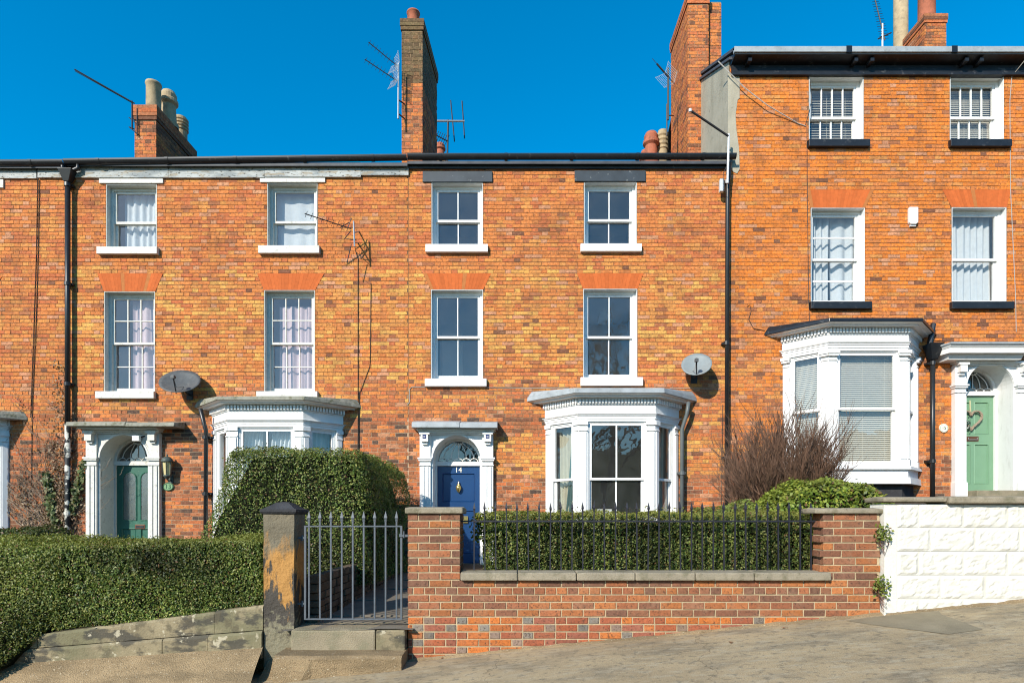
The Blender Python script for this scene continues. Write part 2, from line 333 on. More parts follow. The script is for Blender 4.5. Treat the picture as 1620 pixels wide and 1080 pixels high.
def glass_mat(name, tint=(0.92, 0.95, 0.96), f0=0.12, rough=0.0, wav=0.05, film=0.03):
    m, nt, b = nodes_of(name); nt.nodes.remove(b)
    tr = N(nt, 'ShaderNodeBsdfTransparent'); tr.inputs['Color'].default_value = (*tint, 1)
    gl = N(nt, 'ShaderNodeBsdfGlossy'); gl.inputs['Roughness'].default_value = rough
    lw = N(nt, 'ShaderNodeLayerWeight'); pw = N(nt, 'ShaderNodeMath', operation='POWER'); pw.inputs[1].default_value = 5.0
    nt.links.new(lw.outputs['Facing'], pw.inputs[0]); fr = N(nt, 'ShaderNodeMapRange'); fr.inputs['To Min'].default_value = f0; fr.inputs['To Max'].default_value = 1.0
    nt.links.new(pw.outputs[0], fr.inputs['Value'])
    mx = N(nt, 'ShaderNodeMixShader')
    bp = N(nt, 'ShaderNodeBump'); bp.inputs['Strength'].default_value = wav; bp.inputs['Distance'].default_value = 0.05
    nt.links.new(noise(nt, 2.5, 2), bp.inputs['Height']); nt.links.new(bp.outputs[0], gl.inputs['Normal'])
    nt.links.new(fr.outputs[0], mx.inputs[0]); nt.links.new(tr.outputs[0], mx.inputs[1]); nt.links.new(gl.outputs[0], mx.inputs[2])
    df = N(nt, 'ShaderNodeBsdfDiffuse'); df.inputs['Color'].default_value = (0.62, 0.60, 0.55, 1); m2 = N(nt, 'ShaderNodeMixShader')
    nt.links.new(ramp(nt, noise(nt, 3.5, 5, 0.65), 0.3, 0.75, film * 0.5, film * 1.6), m2.inputs[0]); nt.links.new(mx.outputs[0], m2.inputs[1]); nt.links.new(df.outputs[0], m2.inputs[2])
    nt.links.new(m2.outputs[0], nt.nodes['Material Output'].inputs['Surface'])
glass_mat('glass'); glass_mat('frosted', (0.55, 0.6, 0.6), 0.14, 0.25)
# ------------------------------------------------------------------ the setting: land, road, pavement, gardens
def gz(x, y=6.2):
    xx = max(-60.0, min(60.0, x))
    return 0.099 * (xx + 1.03) + (y - 6.2) * 0.02
def sheet(name, mat, xs, ys, zf, kind='structure'):
    mb = MB(); nx, ny = len(xs), len(ys)
    mb.v = [(x, y, zf(x, y)) for y in ys for x in xs]
    for j in range(ny - 1):
        for i in range(nx - 1):
            mb.f.append((j * nx + i, j * nx + i + 1, (j + 1) * nx + i + 1, (j + 1) * nx + i)); mb.c.append((1, 1, 1))
    o = mb.build(name, mat, origin=(0, 0, 0), smooth=True); o['kind'] = kind
    return o
def land_z(x, y):
    b = gz(x) - 0.5
    if y < -9: b += min(10.0, (-9 - y) * 0.18)
    if y > 30: b += min(14.0, (y - 30) * 0.03)
    return b
sheet('ground', 'land', [-900, -300, -60, -30, 0, 30, 60, 300, 900], [-900, -200, -60, -46, -30, -15, -9, 0, 15, 30, 60, 300, 900], land_z)
XS = [-60 + i * 2.0 for i in range(61)]
sheet('road', 'road', XS, [-5.0, 0.0, 3.8], lambda x, y: gz(x, 4) - 0.15 + 0.0 * y)
mbk = MB()
for i in range(len(XS) - 1):
    a, b = XS[i] + 0.006, XS[i + 1] - 0.006
    mbk.hexa([(a, 3.7, gz(a, 4) - 0.3), (b, 3.7, gz(b, 4) - 0.3), (b, 3.85, gz(b, 4) - 0.3), (a, 3.85, gz(a, 4) - 0.3),
              (a, 3.7, gz(a, 3.8) - 0.005), (b, 3.7, gz(b, 3.8) - 0.005), (b, 3.85, gz(b, 3.8) - 0.004), (a, 3.85, gz(a, 3.8) - 0.004)])
tag(mbk.build('kerb', 'coping_stone', origin=(0, 0, 0)), kind='structure')
def pave_z(x, y):
    return gz(x, y) + 0.012 * mnoise.noise(Vector((x * 0.7, y * 0.9, 3.1))) + 0.004 * mnoise.noise(Vector((x * 4, y * 4, 1.1)))
PX = [-60, -40, -25, -15] + [-10 + i * 0.14 for i in range(130)] + [9, 12, 20, 40, 60]
sheet('pavement', 'asphalt', PX, [3.85 + i * 0.165 for i in range(17)], pave_z)
# darker repair in the tarmac at the foot of the white wall
def patch_poly(pts, name, lift=0.004):
    mb = MB(); n = len(pts); c = Vector((sum(p[0] for p in pts) / n, sum(p[1] for p in pts) / n))
    vs = []; fs = []; K = 6
    for k in range(K + 1):
        for p in pts:
            q = c.lerp(Vector(p), k / K); vs.append((q.x, q.y, pave_z(q.x, q.y) + lift))
    for k in range(K):
        for i in range(n):
            fs.append((k * n + i, k * n + (i + 1) % n, (k + 1) * n + (i + 1) % n, (k + 1) * n + i))
    mb.add(vs, fs); o = mb.build(name, 'asphalt_patch', origin=(0, 0, 0), smooth=True); o['kind'] = 'structure'
def ground_at(px, py):
    # where the view ray through a pixel meets the sloping pavement
    t = (-EYE + 0.099 * 1.03 - 6.2 * 0.02) / (-(py - 820) / FPX - 0.099 * (px - 810) / FPX - 0.02)
    return ((px - 810) / FPX * t, t)
patch_poly([ground_at(*p) for p in ((1338, 981), (1400, 973), (1485, 966), (1490, 972), (1555, 995), (1500, 1003), (1420, 993), (1380, 988))], 'pavement_patch')

HB = [-16.5, -8.75, -2.05, 4.29, 14.6]         # party lines: number 12 | 13 | 14 | 15 | beyond
def garden(name, x0, x1, y0, y1, za, zb, mat='soil', drop=None):
    xs = ([x0 - 0.04] if drop else []) + [x0 + (x1 - x0) * i / 8 for i in range(9)]; ys = [y0 + (y1 - y0) * i / 8 for i in range(9)]
    sheet(name, mat, xs, ys, lambda x, y: drop if drop and x < x0 else za + (zb - za) * (y - y0) / (y1 - y0) + 0.03 * mnoise.noise(Vector((x * 2, y * 2, 0))))
garden('garden_ground', HB[0], -2.32, 6.42, 12.1, 0.42, 0.5)
garden('garden_ground', -1.0, 4.34, 6.42, 12.1, 0.72, 0.55)
garden('garden_ground', 4.33, HB[4] + 4, 6.32, 12.1, 1.45, 1.85, drop=0.5)
garden('path', -2.32, -1.0, 6.1, 11.55, 0.325, 0.42, 'path_stone')

# ------------------------------------------------------------------ brickwork
OR = (0.569, 0.188, 0.053); RD = (0.489, 0.141, 0.051); YE = (0.647, 0.328, 0.083); DK = (0.19, 0.080, 0.045); PK = (0.519, 0.235, 0.122)
BR = (0.371, 0.131, 0.056); BL = (0.085, 0.055, 0.042); VO = (0.649, 0.192, 0.034); OY = (0.589, 0.238, 0.064)
def pick(r, table):
    t = r.random() * sum(w for w, c in table)
    for w, c in table:
        t -= w
        if t <= 0: break
    k = r.uniform(0.9, 1.1); h = r.uniform(-0.04, 0.04)
    return (c[0] * k, c[1] * k * (1 + h), c[2] * k * (1 + h))
UP = [(7, OR), (3, RD), (2.5, OY), (1.2, PK), (0.6, BR), (0.12, DK)]
BAND = [(4, OR), (0.8, RD), (2.4, YE), (5.5, OY), (1, PK), (0.5, BR), (0.15, DK)]
MID = [(4, OR), (2.5, RD), (2.2, OY), (0.8, YE), (1, PK), (1.5, BR), (0.35, DK)]
LOW = [(1.5, OR), (2.4, RD), (0.5, PK), (4.2, BR), (2.4, DK), (0.8, BL)]
HI15 = [(7, VO), (4, OR), (1.5, OY), (1, PK), (0.4, BR), (0.12, DK)]
MID15 = [(5, OR), (3, VO), (2, OY), (1, PK), (1.6, BR), (0.6, DK)]
def zone(x, z):
    py = 820 - (z - EYE) * 80 + 14 * mnoise.noise(Vector((x * 0.6, z * 0.4, 2)))
    if x > HB[3]:
        py += 10 * mnoise.noise(Vector((x, z, 9)))
        return HI15 if py < 470 else (MID15 if py < 720 else LOW)
    if x < HB[1]: return UP if py < 690 else LOW
    if py < 425: return UP
    if py < 590: return BAND
    if py < 640: return MID
    if HB[2] < x and 690 < py < 752 and x > -0.6: return BAND
    if x > 3.2 and py < 755: return MID
    return LOW if py > 655 else MID
MORT_UP = (0.173, 0.101, 0.055); MORT_MID = (0.289, 0.196, 0.115); MORT_LOW = (0.442, 0.323, 0.211)
def mort(x, z):
    py = 820 - (z - EYE) * 80
    if x > HB[3]: return MORT_UP if py < 560 else (MORT_MID if py < 720 else MORT_LOW)
    if HB[2] < x and x > -0.6: return MORT_UP if py < 600 else (MORT_MID if py < 750 else MORT_LOW)
    return MORT_UP if py < 600 else (MORT_MID if py < 655 else MORT_LOW)

def subtract(iv, cuts):
    out = [iv]
    for c0, c1 in cuts:
        nxt = []
        for a, b in out:
            if c1 <= a or c0 >= b: nxt.append((a, b)); continue
            if c0 > a: nxt.append((a, c0))
            if c1 < b: nxt.append((c1, b))
        out = nxt
    return out
ST, HD, JT, CO = 0.236, 0.118, 0.010, 0.075
def bond(x0, x1, z0, z1, cuts, jt=JT, co=CO, vj=None):
    """Flemish bond: (x0, x1, z0, z1, stretcher?) for every brick; cuts(z0, z1) gives openings to leave free."""
    out = []; unit = ST + HD
    k0 = int(math.floor(z0 / co)); k1 = int(math.ceil(z1 / co))
    for k in range(k0, k1):
        a, b = k * co, k * co + co - jt
        if a < z0 - 1e-6 or b > z1 + 1e-6: continue
        cs = cuts(a, b); off = (unit / 2 if k % 2 else 0) + 0.012 * math.sin(k * 2.3)
        i = int(math.floor((x0 - off) / unit)) - 1
        jv = vj((a + b) / 2) if vj else jt
        while True:
            s = i * unit + off
            if s > x1: break
            for u0, u1, st in ((s, s + ST - jv, True), (s + ST, s + unit - jv, False)):
                u0, u1 = max(u0, x0), min(u1, x1)
                if u1 - u0 < 0.025: continue
                for p, q in subtract((u0, u1), cs):
                    if q - p > 0.025: out.append((p, q, a, b, st and abs(q - p - (ST - jv)) < 1e-4))
            i += 1
    return out
def one_brick_mesh(L, H, D, seed, name='brick'):
    r = random.Random(seed); j = lambda s: r.uniform(-s, s); c = 0.004
    vs = []
    for y, ins in ((-D, 0.0), (-c, 0.0), (0, c)):
        for x, z in ((-L / 2 + ins, ins), (L / 2 - ins, ins), (L / 2 - ins, H - ins), (-L / 2 + ins, H - ins)):
            vs.append((x + j(0.0018), -y + j(0.0012), z + j(0.0018)))
    fs = [(8, 9, 10, 11)]
    for a in (0, 4):
        for k in range(4): fs.append((a + k, a + (k + 1) % 4, a + 4 + (k + 1) % 4, a + 4 + k))
    me = bpy.data.meshes.new(name); me.from_pydata(vs, [], fs); me.update()
    return me
HOUSE_BRICKS = [one_brick_mesh(ST - JT, CO - JT, 0.03, s) for s in range(6)]
for me in HOUSE_BRICKS: me.materials.append(M['brick_obj'])

class Openings:
    def __init__(s): s.r = []
    def rect(s, x0, x1, z0, z1): s.r.append((x0, x1, x0, x1, z0, z1))
    def trap(s, b0, b1, t0, t1, z0, z1): s.r.append((b0, b1, t0, t1, z0, z1))
    def __call__(s, a, b):
        out = []
        for b0, b1, t0, t1, z0, z1 in s.r:
            if b > z0 + 0.004 and a < z1 - 0.004:
                t = max(0, min(1, ((a + b) / 2 - z0) / (z1 - z0)))
                out.append((b0 + (t0 - b0) * t, b1 + (t1 - b1) * t))
        return out
def mortar_sheet(x0, x1, z0, z1, holes, y, colf):
    """Front sheet with real openings, cut along their edges."""
    xs = sorted(set([x0, x1] + [v for h in holes for v in h[:2] if x0 < v < x1]))
    zs = set([z0, z1] + [v for h in holes for v in h[2:] if z0 < v < z1])
    z = z0
    while z < z1: zs.add(z); z += 0.4
    zs = sorted(zs); mb = MB()
    for i in range(len(xs) - 1):
        for j in range(len(zs) - 1):
            cx, cz = (xs[i] + xs[i + 1]) / 2, (zs[j] + zs[j + 1]) / 2
            if any(h[0] < cx < h[1] and h[2] < cz < h[3] for h in holes): continue
            mb.quad((xs[i], y, zs[j]), (xs[i + 1], y, zs[j]), (xs[i + 1], y, zs[j + 1]), (xs[i], y, zs[j + 1]), colf(cx, cz))
    return mb
def bricks_to_mesh(mb, bricks, colf, y=HY, depth=0.02, r=None, frame=None, jig=0.0018):
    r = r or R
    for p, q, a, b, st in bricks:
        dy = r.uniform(-0.003, 0.002); c = colf((p + q) / 2, (a + b) / 2)
        P = frame.p if frame else (lambda u, d, z: (u, y - d, z))
        j = lambda: r.uniform(-jig, jig)
        pts = [P(p + j(), dy, a + j()), P(q + j(), dy, a + j()), P(q + j(), dy, b + j()), P(p + j(), dy, b + j()),
               P(p, -depth, a), P(q, -depth, a), P(q, -depth, b), P(p, -depth, b)]
        mb.add(pts, [(0, 1, 2, 3), (4, 0, 3, 7), (1, 5, 6, 2), (3, 2, 6, 7), (4, 5, 1, 0)], c)

# ------------------------------------------------------------------ windows
GLASS_N = 0
def pane(parent, x0, x1, z0, z1, y, frame=None, mat='glass'):
    r = R; t1, t2 = r.uniform(-0.006, 0.006), r.uniform(-0.006, 0.006)
    w, h = (x1 - x0) / 2, (z1 - z0) / 2
    P = frame.p if frame else (lambda u, d, z: (u, y - d, z))
    if frame: base = y
    else: base = 0.0
    mb = MB(); mb.quad(P(x0, base + t1 * w + t2 * h, z0), P(x1, base - t1 * w + t2 * h, z0), P(x1, base - t1 * w - t2 * h, z1), P(x0, base + t1 * w - t2 * h, z1))
    return mb.build('pane', mat, parent)
def sash(parent, F, u0, u1, z0, z1, d, cols, rows, mat, stile=0.045, top=0.045, bot=0.06, bar=0.02, th=0.04, vbars=None, gmat='glass'):
    """One sliding sash in frame F whose outer face lies at depth d (negative = behind the wall face)."""
    mb = MB()
    F.box(mb, u0, u0 + stile, d, d - th, z0, z1); F.box(mb, u1 - stile, u1, d, d - th, z0, z1)
    F.box(mb, u0 + stile, u1 - stile, d - 0.002, d - th + 0.002, z0, z0 + bot); F.box(mb, u0 + stile, u1 - stile, d - 0.002, d - th + 0.002, z1 - top, z1)
    gu0, gu1, gz0, gz1 = u0 + stile, u1 - stile, z0 + bot, z1 - top
    us = [gu0 + (gu1 - gu0) * i / cols for i in range(cols + 1)]; zs = [gz0 + (gz1 - gz0) * i / rows for i in range(rows + 1)]
    for u in us[1:-1]: F.box(mb, u - bar / 2, u + bar / 2, d - 0.006, d - th + 0.006, gz0, gz1)
    for z in zs[1:-1]: F.box(mb, gu0, gu1, d - 0.008, d - th + 0.008, z - bar / 2, z + bar / 2)
    o = mb.build('sash', mat, parent)
    for i in range(cols):
        for j in range(rows):
            pane(parent, us[i], us[i + 1], zs[j], zs[j + 1], d - th * 0.6, F, gmat)
    return o
FR = Frame((0, HY), (1, HY))          # the house-front plane
def room(house, x0, x1, z0, z1, y0=HY + 0.27, depth=2.6, mat='room', pad=0.35, front=True):
    mb = MB(); a, b, c, d = x0 - pad, x1 + pad, z0 - pad - 0.3, z1 + 0.25; e = y0 + depth
    mb.quad((a, e, c), (b, e, c), (b, e, d), (a, e, d)); mb.quad((a, y0, c), (a, e, c), (a, e, d), (a, y0, d))
    mb.quad((b, e, c), (b, y0, c), (b, y0, d), (b, e, d)); mb.quad((a, y0, d), (a, e, d), (b, e, d), (b, y0, d)); mb.quad((a, e, c), (a, y0, c), (b, y0, c), (b, e, c))
    if front:
        for q in ((a, x0, c, d), (x1, b, c, d), (x0, x1, c, z0), (x0, x1, z1, d)):
            mb.quad((q[0], y0, q[2]), (q[1], y0, q[2]), (q[1], y0, q[3]), (q[0], y0, q[3]))
    return mb.build('room', mat, house)
def window(house, ops, holes, px0, px1, pt, pb, rail, cols=2, ru=1, rl=1, paint='white_paint', sill=None, sillmat=None, head=None, headmat=None, headrise=0.0, arch=None, archcol=(0.50, 0.118, 0.030), ru_bars=0.02, roommat='room', gmat='glass'):
    x0, x1, z0, z1, zr = wx(px0), wx(px1), wz(pb), wz(pt), wz(rail)
    holes.append((x0, x1, z0, z1)); ops.rect(x0 - JT, x1 + JT, z0, z1)
    mb = MB()           # frame: painted reveal and sash box
    L = 0.008
    FR.box(mb, x0, x0 + L, 0.001, -0.25, z0, z1); FR.box(mb, x1 - L, x1, 0.001, -0.25, z0, z1); FR.box(mb, x0 + L, x1 - L, -0.001, -0.25, z1 - L, z1)
    FR.box(mb, x0 + L, x0 + 0.065, -0.125, -0.255, z0, z1 - L); FR.box(mb, x1 - 0.065, x1 - L, -0.125, -0.255, z0, z1 - L)
    FR.box(mb, x0 + 0.065, x1 - 0.065, -0.127, -0.253, z1 - 0.065, z1 - L)
    FR.box(mb, x0 + 0.065, x1 - 0.065, -0.08, -0.26, z0, z0 + 0.025)
    w = mb.build('window', paint, house)
    a, b = x0 + 0.065, x1 - 0.065
    sash(w, FR, a, b, zr - 0.022, z1 - 0.065, -0.145, cols, ru, paint, bot=0.045, bar=ru_bars, gmat=gmat)
    sash(w, FR, a, b, z0 + 0.026, zr + 0.022, -0.19, cols, rl, paint, bot=0.075, bar=ru_bars, gmat=gmat)
    if sill:
        s0, s1, st, sb = sill; mb = MB(); e = 0.085
        mb.hexa([(wx(s0), HY - e, wz(sb)), (wx(s1), HY - e, wz(sb)), (wx(s1), HY + 0.12, wz(sb)), (wx(s0), HY + 0.12, wz(sb)),
                 (wx(s0), HY - e, wz(st) - 0.012), (wx(s1), HY - e, wz(st) - 0.012), (wx(s1), HY + 0.12, wz(st) + 0.01), (wx(s0), HY + 0.12, wz(st) + 0.01)])
        mb.build('sill', sillmat or paint, w, bevel=0.006)
    if head:
        h0, h1, ht, hb = head; mb = MB(); mb.box(wx(h0), wx(h1), HY - 0.03, HY + 0.1, wz(hb) + 0.001, wz(ht))
        mb.build('lintel', headmat or paint, w, bevel=0.005)
    if arch:
        t0, t1, at_, ab = arch; n = 17; mb = MB()
        A0, A1, T0, T1 = x0 - 0.01, x1 + 0.01, wx(t0), wx(t1); zb, zt = z1 + 0.003, round(wz(at_) / CO) * CO - 0.004
        for i in range(n):
            f0, f1 = i / n, (i + 1) / n; g = 0.0008; k = R.uniform(0.9, 1.1)
            pts = [(A0 + (A1 - A0) * f0 + g, zb), (A0 + (A1 - A0) * f1 - g, zb), (T0 + (T1 - T0) * f1 - g, zt), (T0 + (T1 - T0) * f0 + g, zt)]
            if R.random() < 0.04: col = (0.42, 0.15, 0.045)
            else: col = (archcol[0] * k, archcol[1] * k, archcol[2] * k)
            mb.prism_y(pts, HY - 0.004 + R.uniform(-0.001, 0.001), HY + 0.06, col)
        mb.build('flat_arch', 'arch_brick', w); ops.trap(A0, A1, T0, T1, zb - 0.003, zt)
    room(house, x0, x1, z0, z1, mat=roommat)
    return w
def curtain(x0, x1, z0, z1, y, mat, label, folds=7, amp=0.035, cat='curtain', name='curtain', skew=0.0, seed=1, group=None):
    """Gathered cloth hanging from z1; skew pulls its lower half sideways."""
    r = random.Random(seed); nu, nz = folds * 8, 14; mb = MB(); ph = [r.uniform(-0.6, 0.6) for _ in range(8)]
    for k in range(nz + 1):
        t = k / nz; z = z1 + (z0 - z1) * t
        for i in range(nu + 1):
            u = i / nu; a = u * folds * 2 * math.pi
            sh = skew * (t ** 1.3) * (1.0 if skew < 0 else 1.0)
            xx = x0 + (x1 - x0) * u * (1 - 0.35 * abs(skew) * t) + sh
            yy = y + amp * math.sin(a + ph[0] + 0.5 * math.sin(u * 9 + ph[1])) * (0.6 + 0.4 * t) + 0.3 * amp * math.sin(a * 0.37 + 3 * t + ph[2])
            mb.v.append((xx, yy, z))
    for k in range(nz):
        for i in range(nu):
            a = k * (nu + 1) + i; mb.f.append((a, a + 1, a + nu + 2, a + nu + 1)); mb.c.append((1, 1, 1))
    o = mb.build(name, mat, smooth=True)
    return tag(o, label, cat, group)
def blind(F, u0, u1, z0, z1, d, label, pitch=0.038, tilt=35, mat='blind_slat'):
    t = thing('venetian_blind', label, 'blind', F.p((u0 + u1) / 2, d, z0))
    mb = MB(); F.box(mb, u0, u1, d + 0.02, d - 0.02, z1 - 0.03, z1); mb.build('head_rail', mat, t)
    mb = MB(); z = z1 - 0.05; c, s = math.cos(math.radians(tilt)) * 0.021, math.sin(math.radians(tilt)) * 0.021
    while z > z0:
        P = F.p
        mb.hexa([P(u0, d + c, z - s), P(u1, d + c, z - s), P(u1, d - c, z + s), P(u0, d - c, z + s),
                 P(u0, d + c, z - s + 0.002), P(u1, d + c, z - s + 0.002), P(u1, d - c, z + s + 0.002), P(u0, d - c, z + s + 0.002)])
        z -= pitch
    mb.build('slat', mat, t, kind='stuff')
    mb = MB()
    for f in (0.15, 0.5, 0.85): mb.tube([F.p(u0 + (u1 - u0) * f, d + 0.024, z0), F.p(u0 + (u1 - u0) * f, d + 0.024, z1 - 0.03)], 0.0025, 4)
    mb.build('ladder_cord', mat, t)
    return t

# ------------------------------------------------------------------ bay windows
def bay(house, ops, holes, cx, z, a=0.72, b=1.31, p=0.58, paint='white_paint', roofmat='lead', front_cols=2, side_cols=1, capitals=False, edge='lead'):
    """z: dict of heights  bottom, apron_top(sill), mid, head, arch(itrave top), frieze, dent, corn(ice top), roof."""
    def ol(o): return [(cx - b - 1.414 * o, HY - 0.001), (cx - a - 0.414 * o, HY - p - o), (cx + a + 0.414 * o, HY - p - o), (cx + b + 1.414 * o, HY - 0.001)]
    def band(mb, z0, z1, o0, o1=None):
        o1 = o0 if o1 is None else o1
        mb.loft([(x, y, z0) for x, y in ol(o0)], [(x, y, z1) for x, y in ol(o1)])
    def ring(mb, z0, z1, o0, o1, inner=-0.14):   # hollow band: leaves the room behind open
        A, B, C, D = ol(o0), ol(o1), ol(inner), ol(inner)
        for i in range(3):
            mb.hexa([(*A[i], z0), (*A[i + 1], z0), (*C[i + 1], z0), (*C[i], z0), (*B[i], z1), (*B[i + 1], z1), (*D[i + 1], z1), (*D[i], z1)])
    mb = MB()
    ring(mb, z['bottom'] + 0.12, z['sill'] - 0.06, 0.0, 0.0); ring(mb, z['bottom'], z['bottom'] + 0.12, 0.05, 0.04); ring(mb, z['sill'] - 0.06, z['sill'], 0.06, 0.045)
    w = mb.build('bay_window', paint, house)
    mb = MB(); ring(mb, z['head'], z['head'] + 0.05, 0.0, 0.0); mb.build('head_beam', paint, w)
    mb = MB(); hh = z['frieze'] - z['head'] - 0.05
    ring(mb, z['head'] + 0.05, z['head'] + 0.05 + hh * 0.5, 0.012, 0.012); ring(mb, z['head'] + 0.05 + hh * 0.5, z['frieze'] - hh * 0.22, 0.026, 0.026); ring(mb, z['frieze'] - hh * 0.22, z['frieze'], 0.04, 0.055)
    mb.build('architrave', paint, w)
    mb = MB(); ring(mb, z['frieze'], z['dent'], 0.01, 0.01); mb.build('frieze', paint, w)
    mb = MB(); ring(mb, z['dent'], z['dent'] + 0.11, 0.025, 0.025); mb.build('dentil_board', paint, w)
    mb = MB(); o1 = ol(0.025)
    for i in range(3):
        F = Frame(o1[i], o1[i + 1]); n = int(round(F.L / 0.062))
        for k in range(n):
            u = (k + 0.5) * F.L / n; F.box(mb, u - 0.017, u + 0.017, 0.045, 0.0, z['dent'] + 0.025, z['dent'] + 0.105)
    mb.build('dentil', paint, w, kind='stuff')
    mb = MB(); c0 = z['dent'] + 0.11; ch = z['corn'] - c0
    ring(mb, c0, c0 + ch * 0.25, 0.08, 0.09); ring(mb, c0 + ch * 0.25, c0 + ch * 0.6, 0.17, 0.17); ring(mb, c0 + ch * 0.6, z['corn'], 0.18, 0.24)
    mb.build('cornice', paint, w)
    mb = MB(); band(mb, z['corn'] + 0.001, z['roof'], 0.265, 0.255)
    mb.loft([(x, y, z['roof']) for x, y in ol(0.25)], [(x, y, z['roof'] + 0.10 if y > HY - 0.1 else z['roof'] + 0.012) for x, y in ol(0.2)])
    mb.build('roof', roofmat, w, bevel=0.008)
    P = ol(0.0)
    # posts at the four corners
    for i, (q, u) in enumerate(((0, 0), (1, 0), (1, 1), (2, 1))):
        mb = MB(); F = Frame(P[q], P[q + 1])
        if i == 0: segs = [(F, 0.0, 0.13)]
        elif i == 1: segs = [(Frame(P[0], P[1]), Frame(P[0], P[1]).L - 0.13, Frame(P[0], P[1]).L), (F, 0.0, 0.17)]
        elif i == 2: segs = [(F, F.L - 0.17, F.L), (Frame(P[2], P[3]), 0.0, 0.13)]
        else: F = Frame(P[2], P[3]); segs = [(F, F.L - 0.13, F.L)]
        for G, u0, u1 in segs:
            G.box(mb, u0, u1, 0.0, -0.16, z['sill'], z['head'])
            G.box(mb, u0 + 0.025, u1 - 0.025, 0.018, 0.0, z['sill'] + 0.14, z['head'] - 0.2)
            G.box(mb, u0 + 0.004, u1 - 0.004, 0.03, 0.0, z['sill'], z['sill'] + 0.12)
            G.box(mb, u0 + 0.004, u1 - 0.004, 0.022, 0.0, z['head'] - 0.18, z['head'] - 0.16)
            if capitals:
                G.box(mb, u0 - 0.012, u1 + 0.012, 0.05, 0.0, z['head'] - 0.1, z['head'] - 0.06); G.box(mb, u0 - 0.02, u1 + 0.02, 0.07, 0.0, z['head'] - 0.06, z['head'])
            else: G.box(mb, u0 - 0.004, u1 + 0.004, 0.03, 0.0, z['head'] - 0.07, z['head'])
        mb.build('pilaster', paint, w)
    for i in range(3):
        F = Frame(P[i], P[i + 1])
        u0 = 0.13 if i != 1 else 0.17; u1 = F.L - u0; mb = MB()
        F.box(mb, u0, u0 + 0.035, -0.03, -0.14, z['sill'], z['head']); F.box(mb, u1 - 0.035, u1, -0.03, -0.14, z['sill'], z['head']); F.box(mb, u0 + 0.035, u1 - 0.035, -0.032, -0.138, z['head'] - 0.03, z['head'])
        F.box(mb, u0 + 0.035, u1 - 0.035, -0.01, -0.14, z['sill'], z['sill'] + 0.02)
        mb.build('sash_box', paint, w)
        c = front_cols if i == 1 else side_cols
        sash(w, F, u0 + 0.035, u1 - 0.035, z['mid'] - 0.022, z['head'] - 0.03, -0.045, c, 1, paint, bot=0.045, bar=0.028)
        sash(w, F, u0 + 0.035, u1 - 0.035, z['sill'] + 0.02, z['mid'] + 0.022, -0.088, c, 1, paint, bot=0.08, bar=0.028)
    hx0, hx1 = cx - b + 0.1, cx + b - 0.1
    holes.append((hx0, hx1, z['bottom'], z['head'])); ops.rect(cx - b + 0.05, cx + b - 0.05, z['bottom'], z['corn'])
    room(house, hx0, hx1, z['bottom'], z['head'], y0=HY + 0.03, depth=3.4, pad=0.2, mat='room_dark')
    return w, [Frame(P[i], P[i + 1]) for i in range(3)]

